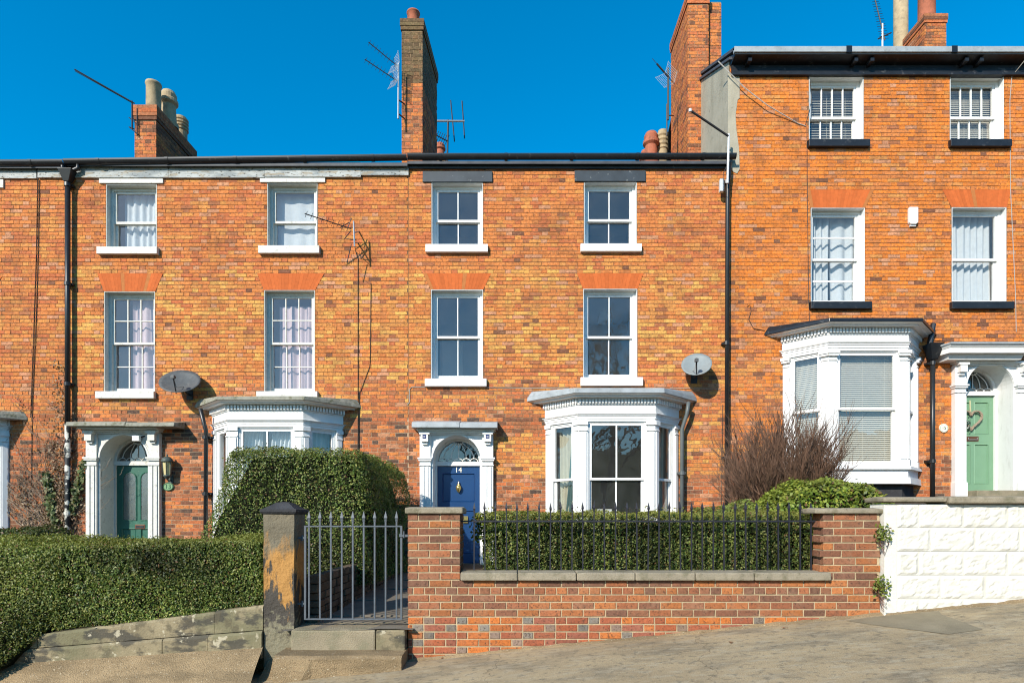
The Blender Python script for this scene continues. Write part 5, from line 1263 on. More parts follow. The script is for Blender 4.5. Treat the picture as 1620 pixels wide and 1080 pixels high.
BOX = [(0.048, 0.082, 0.018), (0.082, 0.125, 0.024), (0.125, 0.165, 0.034), (0.062, 0.10, 0.018), (0.18, 0.205, 0.045), (0.23, 0.23, 0.07)]
LAUREL = [(0.12, 0.18, 0.02), (0.18, 0.23, 0.03), (0.25, 0.27, 0.04), (0.09, 0.14, 0.02)]
def box_points(n, dims, faces, rad, seed, depth=0.09, bulge=0.035, g=NR, freq=6.0):
    x0, x1, y0, y1, z0, z1 = dims; lx, ly, lz = x1 - x0, y1 - y0, z1 - z0
    fa = {'front': (lx * lz, 1, y0), 'back': (lx * lz, 1, y1), 'left': (ly * lz, 0, x0), 'right': (ly * lz, 0, x1), 'top': (lx * ly, 2, z1)}
    tot = sum(fa[f][0] for f in faces); P = []
    for f in faces:
        k = int(n * fa[f][0] / tot); q = np.stack([g.uniform(x0, x1, k), g.uniform(y0, y1, k), g.uniform(z0, z1, k)], 1); q[:, fa[f][1]] = fa[f][2]; P.append(q)
    P = np.concatenate(P); lo = np.array([x0, y0, z0 - 1]) + rad; hi = np.array([x1, y1, z1]) - rad
    C = np.clip(P, lo, hi); D = P - C; l = np.linalg.norm(D, axis=1)[:, None]; Nn = D / np.maximum(l, 1e-6)
    P = C + Nn * rad
    d = fn(P, freq, seed) * bulge + fn(P, freq * 3.2, seed + 1) * bulge * 0.4 - np.abs(g.exponential(depth * 0.5, len(P))) + depth * 0.25 + (g.random(len(P)) < 0.035) * g.uniform(0, 0.07, len(P))
    return P + Nn * d[:, None], Nn
def hedge(name, label, dims, n, size, pal, faces=('front', 'top', 'left', 'right'), rad=0.12, seed=1, warp=None, core=0.085, cat='hedge', topy=0.5, bulge=0.035, depth=0.09, group=None, slim=0.55, freq=6.0, spill=None):
    g = np.random.default_rng(seed)
    t = thing(name, label, cat, ((dims[0] + dims[1]) / 2, (dims[2] + dims[3]) / 2, dims[4]), group)
    P, Nn = box_points(n, dims, faces, rad, seed, depth, bulge, g, freq)
    if spill: q = np.stack([g.uniform(spill[0], spill[1], spill[2]), np.full(spill[2], dims[2]) + g.normal(0, 0.03, spill[2]), g.uniform(0, 0.9, spill[2])], 1); P = np.concatenate([P, q]); Nn = np.concatenate([Nn, np.tile(np.array([[0, -0.8, 0.6]]), (len(q), 1))])
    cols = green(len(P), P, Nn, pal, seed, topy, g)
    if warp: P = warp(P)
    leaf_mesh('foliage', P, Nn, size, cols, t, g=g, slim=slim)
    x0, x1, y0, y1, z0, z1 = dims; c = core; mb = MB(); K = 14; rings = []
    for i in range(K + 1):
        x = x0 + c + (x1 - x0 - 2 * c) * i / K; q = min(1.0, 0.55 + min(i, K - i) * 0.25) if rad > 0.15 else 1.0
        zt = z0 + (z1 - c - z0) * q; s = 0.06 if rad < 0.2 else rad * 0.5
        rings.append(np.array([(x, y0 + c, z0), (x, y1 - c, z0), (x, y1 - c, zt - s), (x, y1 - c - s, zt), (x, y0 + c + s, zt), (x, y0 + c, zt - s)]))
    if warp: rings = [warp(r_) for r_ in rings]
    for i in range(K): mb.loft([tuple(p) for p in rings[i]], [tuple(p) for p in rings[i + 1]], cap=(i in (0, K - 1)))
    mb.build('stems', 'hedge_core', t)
    return t
# the long clipped hedge on number 13's wall
def warp13(P):
    P = P.copy(); x = P[:, 0]; t = P[:, 2]      # unit height -> follows the wall below, level top
    zt = 1.23 + (x + 2.6) * 0.018
    zb = np.where(x > -4.72, 0.53 + (x + 2.55) * 0.105, np.maximum(-0.12, 0.372 + (x + 4.72) * 1.15))
    P[:, 2] = zb + (zt - zb) * t
    P[:, 1] -= np.clip((-4.75 - x) * 0.9, 0, 0.42) * np.clip(1.1 - t * 1.3, 0, 1)
    return P
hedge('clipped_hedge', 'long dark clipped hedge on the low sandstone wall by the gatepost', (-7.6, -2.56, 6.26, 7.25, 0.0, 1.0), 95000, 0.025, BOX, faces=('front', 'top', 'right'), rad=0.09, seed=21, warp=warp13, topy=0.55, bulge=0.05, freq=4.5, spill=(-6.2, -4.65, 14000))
# tall hedge by the path
def warp_tall(P):
    P = P.copy(); t = np.clip((P[:, 2] - 0.5) / 1.87, 0, 1); w = np.clip((-3.0 - P[:, 0]) / 0.85, 0, 1)
    P[:, 0] -= (1 - t) ** 1.2 * w * 0.55
    P[:, 2] -= np.clip((P[:, 1] - 8.3) / 3.2, 0, 1) * 0.06
    return P
hedge('tall_hedge', 'tall square-cut hedge standing between the path and the bay window', (-3.85, -1.97, 8.15, 11.4, 0.55, 2.38), 90000, 0.030, BOX, faces=('front', 'top', 'left', 'right'), rad=0.16, seed=22, warp=warp_tall, topy=0.25, bulge=0.05, depth=0.12)
# hedge behind the railings
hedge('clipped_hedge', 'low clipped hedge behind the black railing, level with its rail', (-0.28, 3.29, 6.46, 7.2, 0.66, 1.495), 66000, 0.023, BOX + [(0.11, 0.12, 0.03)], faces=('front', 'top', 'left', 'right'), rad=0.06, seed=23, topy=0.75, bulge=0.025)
def dome(dims, lean=0.0):
    cx, cy = (dims[0] + dims[1]) / 2, (dims[2] + dims[3]) / 2
    def w(P):
        P = P.copy(); u = np.clip(np.abs(P[:, 0] - cx) / ((dims[1] - dims[0]) / 2), 0, 1.05); h = dims[5] - dims[4]
        t = (P[:, 2] - dims[4]) / h; P[:, 2] = dims[4] + t * h * (1 - 0.55 * u ** 2.4 + lean * (P[:, 0] - cx)); return P
    return w
for nm, lab, dm, n, sz, pal, sd, cat in (
    ('round_bush', 'small domed green bush behind the railing hedge, before the bay window', (0.15, 1.05, 7.5, 8.2, 0.7, 1.545), 9000, 0.032, BOX + LAUREL[:2], 31, 'bush'),
    ('round_bush', 'domed clipped bush beside the downpipe, below the bare shrub', (2.15, 3.45, 7.7, 8.5, 0.7, 1.65), 14000, 0.032, BOX + LAUREL[:1], 32, 'bush'),
    ('laurel_bush', 'bright yellow green laurel bush below the bay with drawn blinds', (3.15, 5.05, 7.6, 8.6, 0.9, 1.97), 17000, 0.05, LAUREL, 33, 'bush')):
    hedge(nm, lab, dm, n, sz, pal, rad=0.22, seed=sd, warp=dome(dm), cat=cat, topy=0.35, bulge=0.06)
hedge('laurel_sprig', 'yellow green sprig beside the blue door, above the brick pier', (-0.42, -0.10, 6.52, 6.8, 1.20, 1.53), 900, 0.045, LAUREL, rad=0.13, seed=34, cat='shrub', topy=0.5, core=0.13, bulge=0.05, depth=0.16)
hedge('dark_hedge', 'dark low hedge behind the long clipped hedge, below the vine', (-9.4, -6.5, 8.3, 9.0, 0.45, 1.31), 16000, 0.04, [(0.02, 0.035, 0.012), (0.03, 0.05, 0.015), (0.04, 0.065, 0.02)], rad=0.12, seed=35, topy=0.15)
# tufts rooted in the joint between the brick pier and the white wall
for i, (px, py, w_, h_) in enumerate(((1395, 845, 0.085, 0.10), (1394, 927, 0.08, 0.11))):
    g = np.random.default_rng(50 + i); c = at(px, py, 6.13); n = 150
    t = thing('wall_tuft', ('bright green tuft growing high in the joint beside the white wall', 'leafy tuft with withered stems low in the joint beside the white wall')[i], 'weed', (c.x, 6.18, c.z), 'tufts rooted in the wall joint')
    P = g.normal(size=(n, 3)) * np.array([w_ * 0.45, 0.03, h_ * 0.5]) + np.array([c.x, 6.12, c.z]); Nn = np.tile(np.array([[0, -1, 0.4]]), (n, 1)) / 1.08
    leaf_mesh('leaves', P, Nn, 0.036, green(n, P, Nn, LAUREL, 5, 0.3, g), t, g=g)
    mb = MB()
    for k in range(9):
        a = g.uniform(-1, 1); mb.tube([(c.x - 0.01, 6.19, c.z - 0.03), (c.x + a * 0.03, 6.12, c.z - 0.05 - 0.02 * k), (c.x + a * 0.05 + 0.02, 6.12, c.z - 0.08 - (0.02 * k if i else 0.0))], 0.0025, 4, (0.12, 0.055, 0.04))
    mb.build('stems', 'twig', t)
# bare twiggy shrub
def shrub():
    r = random.Random(77); t = thing('bare_shrub', 'bare reddish brown twiggy shrub before the bay with drawn blinds', 'shrub', (4.25, 8.95, 0.9))
    mb = MB()
    def grow(p, d, L, rad, lev):
        pts = [p]; q = Vector(p); dd = Vector(d); n = 5
        for k in range(n):
            dd = (dd + Vector((r.uniform(-1, 1), r.uniform(-1, 1), r.uniform(-0.3, 0.9))) * 0.13).normalized(); q = q + dd * L / n; pts.append(q.copy())
        c = r.uniform(0.7, 1.3); mb.tube(pts, [rad * (1 - 0.8 * k / n) for k in range(n + 1)], 3, (0.125 * c, 0.070 * c, 0.044 * c), cap=False)
        if lev:
            for k in range(r.randint(6, 9)):
                i = r.randint(1, n); e = (dd + Vector((r.uniform(-1, 1), r.uniform(-1, 1), r.uniform(-0.2, 0.5))) * 0.62).normalized()
                grow(pts[i], e, L * r.uniform(0.35, 0.6), rad * 0.62, lev - 1)
    for k in range(170):
        a = r.uniform(0, 6.28); s = r.uniform(0, 1) ** 0.7 * 0.62
        d = Vector((math.cos(a) * s * 0.75 - 0.03, math.sin(a) * s * 0.8, 1)).normalized()
        hgt = 1.25 - 0.35 * s + r.uniform(-0.25, 0.2)
        grow(Vector((3.98 + math.cos(a) * 0.24, 8.95 + math.sin(a) * 0.2, 0.95)), d, hgt, 0.0115, 2)
    for k in range(9):
        x = r.uniform(-0.5, 0.4); grow(Vector((4.15, 8.95, 1.6)), Vector((x, r.uniform(-0.3, 0.3), 1)).normalized(), r.uniform(1.1, 1.55), 0.005, 1)
    mb.build('twigs', 'twig', t, kind='stuff')
shrub()
# vine and ivy on the wall by the peeling pipe
def vine():
    r = random.Random(91); g = np.random.default_rng(91)
    t = thing('wall_vine', 'leafless vine with withered leaves and ivy on the brick by the peeling drainpipe', 'climber', (wx(80), HY - 0.05, 0.6))
    mb = MB(); tips = []
    def grow(x, z, a, L, rad, lev):
        pts = []; n = 9
        for k in range(n + 1):
            pts.append((x, HY - 0.02 - r.uniform(0, 0.025), z)); tips.append((x, z)); a += r.uniform(-0.3, 0.3); a = max(0.5, min(2.6, a)); x += math.cos(a) * L / n; z += math.sin(a) * L / n
            if lev and r.random() < 0.5: grow(x, z, a + r.choice((-0.6, 0.6)), L * r.uniform(0.3, 0.5), rad * 0.6, lev - 1)
        c = r.uniform(0.6, 1.3); mb.tube(pts, [rad * (1 - 0.6 * k / n) for k in range(n + 1)], 4, (0.27 * c, 0.20 * c, 0.14 * c), cap=False)
    for k in range(22): grow(wx(r.uniform(88, 100)), 0.7 + r.uniform(0, 0.4), r.uniform(1.55, 2.6), r.uniform(0.9, 2.0), 0.011, 2)
    for k in range(6): grow(wx(r.uniform(108, 116)), 0.8, r.uniform(0.9, 1.5), r.uniform(0.7, 1.6), 0.007, 2)
    for k in range(5): grow(wx(r.uniform(92, 104)), 1.6, r.uniform(1.5, 1.9), r.uniform(1.6, 2.3), 0.006, 2)
    mb.build('stems', 'twig', t, kind='stuff')
    n = 2600; L = []
    while len(L) < n:
        x, z = r.choice(tips); px = x * 80 + 810
        if px > 141 or px < 26: continue
        if r.random() < max(0.06, 1 - abs(px - 97) / 28): L.append((x + r.gauss(0, 0.05), z + r.gauss(0, 0.05)))
    L = np.array(L); P = np.stack([L[:, 0], HY - 0.04 - g.uniform(0, 0.05, n), L[:, 1]], 1); Nn = np.tile(np.array([[0.0, -1, 0.2]]), (n, 1))
    cols = np.array([(0.22, 0.14, 0.08), (0.16, 0.095, 0.055), (0.28, 0.2, 0.12)])[g.integers(0, 3, n)] * g.uniform(0.7, 1.3, (n, 1))
    leaf_mesh('dry_leaves', P, Nn, 0.05, cols, t, g=g)
    A = []
    for k in range(620):
        if k % 2: u = g.uniform(0, 1); A.append((wx(77 + 15 * u + g.normal() * 3.5), wz(748 + 80 * u)))
        else: u = g.uniform(0, 1); A.append((wx(139 - 22 * u + g.normal() * 3.0), wz(728 + 85 * u)))
    A = np.array(A); n = len(A); P = np.stack([A[:, 0], HY - 0.06 - g.uniform(0, 0.06, n), A[:, 1]], 1); Nn = np.tile(np.array([[0.0, -1, 0.3]]), (n, 1))
    leaf_mesh('ivy_leaves', P, Nn, 0.075, green(n, P, Nn, [(0.09, 0.115, 0.045), (0.12, 0.14, 0.055), (0.06, 0.085, 0.03), (0.19, 0.17, 0.09)], 3, 0, g), t, g=g, slim=0.85)
vine()
# a few dead leaves on the pavement
r = random.Random(8)
for k, (px, py) in enumerate(((1156, 1016), (1245, 993), (1240, 994), (672, 1040), (686, 1038), (660, 1043), (1112, 1000), (700, 1041))):
    x, y = ground_at(px, py); z = pave_z(x, y) + 0.006; a = r.uniform(0, 6.28); mb = MB(); L = r.uniform(0.016, 0.038)
    c, s = math.cos(a), math.sin(a)
    mb.add([(x - c * L, y - s * L, z), (x + s * L * 0.6, y - c * L * 0.6, z + 0.008), (x + c * L, y + s * L, z + 0.004), (x - s * L * 0.6, y + c * L * 0.6, z + 0.01)], [(0, 1, 2), (0, 2, 3)], (0.20 + 0.1 * r.random(), 0.11, 0.05))
    o = mb.build('dead_leaf', 'twig'); tag(o, 'small brown dead leaf lying on the tarmac pavement', 'leaf', 'dead leaves on the pavement')
# bare trees across the road, mirrored in the window panes
def tree(x, y, zb, H, seed):
    r = random.Random(seed); mb = MB(); tb = MB()
    t = thing('bare_tree', 'leafless street tree across the road, mirrored in the window panes', 'tree', (x, y, zb), 'bare trees across the road')
    def grow(p, d, L, rad, lev, m):
        pts = [p]; q = Vector(p); dd = Vector(d); n = 5
        for k in range(n):
            dd = (dd + Vector((r.uniform(-1, 1), r.uniform(-1, 1), r.uniform(-0.5, 0.7))) * 0.16).normalized(); q = q + dd * L / n; pts.append(q.copy())
        m.tube(pts, [max(0.006, rad * (1 - 0.55 * k / n)) for k in range(n + 1)], 5 if lev > 2 else 3, cap=False)
        if lev:
            for k in range(4 if lev > 1 else 5):
                i = r.randint(2, n); e = (dd + Vector((r.uniform(-1, 1), r.uniform(-1, 1), r.uniform(-0.3, 0.5))) * 0.75).normalized()
                grow(pts[i], e, L * r.uniform(0.55, 0.75), rad * 0.5, lev - 1, mb)
    grow(Vector((x, y, zb)), Vector((0, 0, 1)), H * 0.36, 0.26, 5, tb)
    tb.build('trunk', 'bark', t); mb.build('crown', 'bark', t, kind='stuff')
for i, (x, y, H) in enumerate(((5.8, -13, 18), (9.8, -17, 19), (1.5, -20, 12), (14.0, -15, 15), (-9, -20, 9), (4.2, -24, 12), (10.5, -26, 13), (-3.5, -27, 11), (19, -22, 14))): tree(x, y, land_z(x, y), H, 100 + i)
# ------------------------------------------------------------------ curtains and blinds
def cur(px0, px1, pt, pb, mat, label, **k): return curtain(wx(px0), wx(px1), wz(pb), wz(pt), HY + 0.33, mat, label, **k)
cur(180, 246, 296, 396, 'cloth_white', 'white net curtain in the top window above the dark green door', folds=6, seed=2)
cur(425, 512, 296, 396, 'cloth_white', 'thin white curtain in the top window beside the wall aerial', folds=4, amp=0.012, seed=3)
cur(194, 258, 466, 624, 'cloth_pink', 'pale pink curtain in the small-paned window above the dark green door', folds=5, seed=4)
cur(432, 508, 476, 624, 'cloth_pink', 'pale pink curtain in the small-paned window over the old bay', folds=6, amp=0.03, seed=5)
cur(1272, 1325, 330, 484, 'cloth_white', 'pleated white curtain, half of a pair, between the alarm box and downpipe', folds=5, amp=0.05, seed=6)
cur(1326, 1366, 330, 484, 'cloth_white', 'smooth white curtain hanging beside a pleated one near the alarm box', folds=2, amp=0.05, seed=7)
cur(1522, 1586, 330, 484, 'cloth_white', 'long white curtain in the single-pane window above the pale green door', folds=6, amp=0.04, seed=8)
for F, lab in ((0, 'closed blind in the narrow side light of the bay, behind the bare shrub'), (1, 'wide closed blind in the front light of the bay by the pale green door'), (2, 'closed blind in the hidden side light of the bay by the rainwater head')):
    G = f15[F]; e = 0.12 if F != 1 else 0.16; blind(G, e, G.L - e, z15['sill'] + 0.03, z15['head'] - 0.02, -0.20, lab, tilt=50)
blind(FR, wx(1276), wx(1362), wz(222), wz(128), -0.30, 'open slatted blind in the top window next to the cement flank', pitch=0.05, tilt=44)
blind(FR, wx(1499), wx(1584), wz(222), wz(128), -0.30, 'closed slatted blind in the top window above the pale green door', pitch=0.042, tilt=55)
# bay of 14: tied curtains in the side lights; bay of 13: swagged nets
def side_curtain(F, u0, u1, z0, z1, d, mat, label, folds, seed, skew=0.0):
    r = random.Random(seed); mb = MB(); nu, nz = folds * 8, 14
    for k in range(nz + 1):
        t = k / nz
        for i in range(nu + 1):
            u = i / nu; a = u * folds * 2 * math.pi
            mb.v.append(F.p(u0 + (u1 - u0) * u * (1 - 0.45 * abs(skew) * t) + skew * t ** 1.4, d + 0.025 * math.sin(a), z1 + (z0 - z1) * t))
    for k in range(nz):
        for i in range(nu): a = k * (nu + 1) + i; mb.f.append((a, a + 1, a + nu + 2, a + nu + 1)); mb.c.append((1, 1, 1))
    tag(mb.build('curtain', mat, smooth=True), label, 'curtain')
a, b = z14['sill'] + 0.05, z14['head'] - 0.03
side_curtain(f14[0], 0.16, 0.62, a, b, -0.24, 'cloth_cream', 'cream curtain in the bay side light facing the blue door', 5, 1, 0.05)
side_curtain(f14[0], 0.50, 0.74, a, b, -0.21, 'cloth_teal', 'green striped curtain edge beside the cream one facing the blue door', 3, 2, -0.22)
side_curtain(f14[2], 0.25, 0.68, a, b, -0.24, 'cloth_cream', 'cream curtain in the bay side light by the grey bay downpipe', 5, 3, -0.02)
side_curtain(f14[2], 0.10, 0.24, a, b, -0.21, 'cloth_teal', 'green striped curtain edge by the grey bay downpipe', 2, 4, 0.02)
a, b = z13['sill'] + 0.05, z13['head'] - 0.03
side_curtain(f13[1], 0.18, 0.55, a, b, -0.26, 'cloth_white', 'net curtain drawn to one side in the old bay, next to its mullion', 5, 5, -0.3)
side_curtain(f13[1], 0.72, 1.22, a, b, -0.26, 'cloth_white', 'net curtain swept across the old bay above the tall hedge', 6, 6, -0.35)
side_curtain(f13[2], 0.14, 0.66, a, b, -0.24, 'cloth_white', 'net curtain in the old bay side light toward the cables', 5, 7, 0.0)
side_curtain(f13[0], 0.14, 0.66, a, b, -0.24, 'cloth_white', 'net curtain in the old bay side light toward the wall lantern', 5, 8, 0.0)
# room things half seen through the panes of 14
mb = MB(); X = wx(728, 14.0); mb.box(wx(700, 14.2), wx(732, 14.2), 14.15, 14.2, wz(640, 14.2), wz(528, 14.2)); tag(mb.build('room_door', 'white_joinery'), 'white panelled room door seen through the window above the blue door', 'door', None)
mb = MB(); c = Vector((2.02, 13.2, 4.9)); mb.lathe((wx(957, 13.2), 13.2, wz(510, 13.2)), [(0.16, 0), (0.11, 0.22)], 20); tag(mb.build('lamp_shade', 'cloth_white'), 'pale lamp shade dimly seen inside the window over the white bay', 'lamp')
mb = MB(); mb.box(wx(930, 11.75), wx(968, 11.75), 11.72, 11.78, 1.0, wz(805, 11.75)); mb.lathe((wx(975, 11.8), 11.8, 1.05), [(0.05, 0), (0.06, 0.1), (0.04, 0.2), (0.09, 0.3), (0.06, 0.42)], 12); tag(mb.build('window_ornament', 'white_joinery', bevel=0.01), 'pale ornament standing inside the bay behind the railings', 'ornament')

# ------------------------------------------------------------------ fittings on the walls
ln = thing('wall_lantern', 'verdigris wall lantern with amber panes above the number 13 plate', 'lantern', (wx(265), HY - 0.12, wz(752)))
lx, ly, lz = wx(264.5, 11.86), 11.86, wz(757, 11.86)
mb = MB(); mb.lathe((lx, ly, lz + 0.07), [(0.062, 0), (0.085, 0.26)], 6); mb.build('glass', 'lantern_glass', ln)
mb = MB(); mb.lathe((lx, ly, lz), [(0.001, -0.02), (0.03, 0.0), (0.05, 0.03), (0.075, 0.05), (0.075, 0.072), (0.05, 0.073)], 12); mb.build('base', 'lantern_metal', ln, smooth=True); mb = MB(); mb.lathe((lx, ly, lz + 0.33), [(0.11, 0), (0.115, 0.02), (0.085, 0.07), (0.04, 0.1), (0.015, 0.11), (0.018, 0.14), (0.001, 0.15)], 12); mb.build('cap', 'lantern_metal', ln, smooth=True)
for k in range(6):
    a = math.pi / 3 * k; mb = MB(); e1 = Vector((0, 0, 1)).orthogonal().normalized(); e2 = Vector((0, 0, 1)).cross(e1); d = e1 * math.cos(a) + e2 * math.sin(a)
    mb.tube([Vector((lx, ly, lz + 0.07)) + d * 0.064, Vector((lx, ly, lz + 0.33)) + d * 0.087], 0.008, 5); mb.build('rib', 'lantern_metal', ln)
mb = MB(); mb.tube([(lx, ly, lz + 0.0), (lx, ly + 0.05, lz - 0.04), (lx, HY, lz - 0.02)], 0.014, 6); mb.box(lx - 0.05, lx + 0.05, HY - 0.02, HY + 0.002, lz - 0.08, lz + 0.08); mb.build('bracket', 'lantern_metal', ln)
sl2 = thing('security_light', 'small white floodlight under the arch above the dark green door', 'light', (wx(223), HY - 0.1, wz(697)))
mb = MB(); mb.box(wx(217), wx(228), HY - 0.17, HY - 0.10, wz(699), wz(690)); mb.build('housing', 'alarm_white', sl2, bevel=0.01)
mb = MB(); mb.tube([(wx(222), HY - 0.12, wz(694)), (wx(232), HY - 0.05, wz(690))], 0.015, 6); mb.build('bracket', 'aerial_dark', sl2)
al = thing('alarm_box', 'white alarm box fixed to the bright brick between two upper windows', 'alarm', (wx(1442), HY, wz(356)))
mb = MB(); mb.prism_y([(wx(1435.5), wz(330)), (wx(1449.5), wz(330)), (wx(1449.5), wz(354)), (wx(1446), wz(357)), (wx(1438), wz(357)), (wx(1435.5), wz(354))], HY - 0.07, HY + 0.002); mb.build('cover', 'alarm_white', al, bevel=0.012)
mb = MB(); mb.box(wx(1438), wx(1447), HY - 0.04, HY - 0.002, wz(359.5), wz(357)); mb.build('strobe', 'aerial_white', al)
wr = thing('door_wreath', 'heart-shaped woven wreath hanging on the pale green door', 'wreath', (9.36, yd15 - 0.04, 3.25))
mb = MB(); pts = []
for s in range(3):
    pts = []
    for i in range(33):
        t = 2 * math.pi * i / 32; hx = 16 * math.sin(t) ** 3; hz_ = 13 * math.cos(t) - 5 * math.cos(2 * t) - 2 * math.cos(3 * t) - math.cos(4 * t)
        ph = i * 1.3 + s * 2.1; pts.append((9.36 + hx * 0.0135 + 0.012 * math.cos(ph), yd15 - 0.045 + 0.012 * math.sin(ph), 3.48 + hz_ * 0.0135))
    mb.tube(pts, 0.017, 6)
mb.build('hoop', 'wicker', wr)
mb = MB(); mb.tube([(9.36, yd15 - 0.02, 3.62), (9.355, yd15 - 0.015, 3.86)], 0.014, 5); mb.build('ribbon', 'ribbon', wr)
g = np.random.default_rng(4); n = 60; P = g.normal(size=(n, 3)) * np.array([0.035, 0.012, 0.07]) + np.array([9.235, yd15 - 0.07, 3.42]); P[:, 0] += (3.42 - P[:, 2]) * 0.6; Nn = np.tile(np.array([[0.0, -1, 0]]), (n, 1))
leaf_mesh('sprig', P, Nn, 0.05, np.array([(0.03, 0.06, 0.05), (0.45, 0.47, 0.45), (0.1, 0.15, 0.12)])[g.integers(0, 3, n)], wr, g=g)
# dishes
def dish(label, px, py, mat, w=0.33, h=0.36, nrm=(-0.28, -0.78, 0.56), off=0.28, arm=True):
    c = at(px, py, HY - off); t = thing('satellite_dish', label, 'dish', (c.x, HY, c.z - 0.3), 'satellite dishes on the house fronts')
    ax = Vector(nrm).normalized(); e1 = ax.cross(Vector((0, 0, 1))).normalized(); e2 = e1.cross(ax).normalized()
    for name, dd, sgn in (('bowl', 0.0, 1), ):
        mb = MB(); nr, na = 6, 28; vs = []; fs = []
        for th in (0, -0.012):
            for i in range(nr + 1):
                f = i / nr
                for k in range(na):
                    a = 2 * math.pi * k / na; vs.append(c + e1 * (w * f * math.cos(a)) + e2 * (h * f * math.sin(a)) + ax * (0.07 * f * f + th))
        for lay in (0, 1):
            o = lay * (nr + 1) * na
            for i in range(nr):
                for k in range(na):
                    A = o + i * na + k; B = o + i * na + (k + 1) % na; fs.append((A, B, B + na, A + na) if lay == 0 else (A + na, B + na, B, A))
        for k in range(na): A = nr * na + k; B = nr * na + (k + 1) % na; o = (nr + 1) * na; fs.append((A, B, B + o, A + o))
        mb.add(vs, fs); mb.build('bowl', mat, t, smooth=True)
    mb = MB(); tip = c - e2 * h * 0.62 + ax * 0.34; base = c - e2 * h * 0.95 + ax * 0.03
    mb.tube([base, tip], 0.012, 6); mb.build('feed_arm', 'aerial_dark', t)
    mb = MB(); q = (c - tip).normalized(); mb.tube([tip - q * 0.02, tip + q * 0.07], [0.026, 0.034], 10); mb.box(tip.x - 0.03, tip.x + 0.03, tip.y - 0.03, tip.y + 0.03, tip.z - 0.045, tip.z + 0.01); mb.build('feed_horn', 'dish_dark', t)
    mb = MB(); bk = c - ax * 0.03; mb.tube([bk, bk - ax * 0.05 , (c.x + 0.03, HY - 0.09, c.z - 0.16), (c.x + 0.03, HY - 0.02, c.z - 0.16)], 0.018, 8); mb.box(c.x - 0.03, c.x + 0.09, HY - 0.02, HY, c.z - 0.26, c.z - 0.06); mb.build('bracket', 'aerial_dark', t)
    mb = MB(); mb.tube([tip, tip + Vector((0.0, 0.12, -0.18)), (tip.x + 0.05, HY - 0.02, tip.z - 0.05)], 0.006, 5); mb.build('lead', 'pale_cable', t)
dish('dark grey satellite dish on the brick above the wall lantern', 286, 607, 'dish_dark', w=0.37, h=0.34, nrm=(0.12, -0.72, 0.62))
dish('pale grey satellite dish on the brick beside the long downpipe', 1102, 580, 'dish_pale', w=0.285, h=0.31, nrm=(-0.22, -0.72, 0.55))

# aerials
def yagi(t, a, b, n, ln, el, mat='aerial_dark', r=0.009, refl=None, er=0.004, taper=0.25):
    a, b = Vector(a), Vector(b); mb = MB(); mb.tube([a, b], r, 6); bo = mb.build('boom', mat, t)
    e = Vector(el).normalized()
    mb = MB()
    for i in range(n):
        p = a.lerp(b, (i + 0.3) / n); L = ln * (1 - taper * (1 - i / n)) / 2; mb.tube([p - e * L, p + e * L], er, 4)
    mb.build('element', mat, bo)
    if refl:
        d = (b - a).normalized(); u = e; v = d.cross(u).normalized(); mb = MB()
        for s in (-1, 1):
            for i in range(6):
                p = b + v * s * (0.03 + i * 0.032) - d * 0.02 * i; mb.tube([p - u * refl, p + u * refl], 0.004, 4)
            for q in (-0.9, 0.9): mb.tube([b + u * refl * q, b + v * s * 0.2 - d * 0.11 + u * refl * q], 0.004, 4)
        mb.build('reflector', 'aerial_white', t)
def aerial(label, loc): return thing('tv_aerial', label, 'aerial', loc, 'aerials on the terrace')
Y1 = 12.42
t = aerial('long bare aerial boom on the three-pot chimney', at(210, 215, Y1))
mb = MB(); mb.tube([at(118, 110, 12.0), at(213, 164, Y1)], 0.013, 6); mb.tube([at(118.5, 112.5, 12.0), at(209, 163, Y1)], 0.007, 6); mb.build('boom', 'aerial_dark', t)
mb = MB(); mb.tube([at(209, 160, Y1), at(209, 205, Y1)], 0.015, 8); mb.tube([at(217, 172, Y1), at(217, 215, Y1)], 0.012, 8); mb.build('mast', 'aerial_dark', t)
mb = MB(); mb.tube([at(204, 186, Y1), at(219, 198, Y1)], 0.01, 6); mb.tube([at(204, 201, Y1), at(219, 213, Y1)], 0.01, 6); mb.tube([at(204, 201, Y1), at(214, 205, Y1 + 0.1)], 0.01, 6); mb.build('bracket', 'aerial_dark', t)
Y2 = 12.2
t = aerial('twin aerials with mesh reflectors on the tall buff-topped chimney', at(630, 190, Y2))
mb = MB(); mb.tube([at(630.5, 100, Y2), at(630, 188, Y2)], 0.017, 8); mb.build('mast', 'aluminium', t)
yagi(t, at(583, 67, Y2 - 0.25), at(629, 105, Y2), 9, 0.22, (0.25, 0.35, 0.9), refl=0.12); yagi(t, at(577, 94, Y2 - 0.25), at(628, 128, Y2), 9, 0.22, (0.25, 0.35, 0.9), refl=0.12)
mb = MB(); mb.tube([at(630, 158, Y2), at(640, 165, 12.38)], 0.014, 6); mb.tube([at(630, 180, Y2), at(640, 188, 12.38)], 0.014, 6); mb.build('bracket', 'aerial_dark', t)
Y3 = 15.0
t = aerial('two-rod cross aerial rising behind the tall buff-topped chimney', at(708, 240, Y3))
mb = MB(); mb.tube([at(709, 190, Y3), at(707.5, 262, Y3)], 0.022, 8); mb.build('mast', 'aerial_dark', t)
mb = MB(); mb.tube([at(686, 191.5, Y3), at(735, 192, Y3)], 0.024, 8); mb.build('boom', 'aluminium', t)
for p, q in (((713, 159), (719, 224)), ((731, 160), (735, 219))):
    mb = MB(); mb.tube([at(*p, Y3), at(*q, Y3)], 0.016, 6); mb.build('rod', 'aerial_dark', t)
yagi(t, at(690, 214, Y3 - 0.2), at(709, 224, Y3), 6, 0.4, (0.3, 0.3, 0.9), r=0.014, er=0.008)
Y4 = HY - 0.35
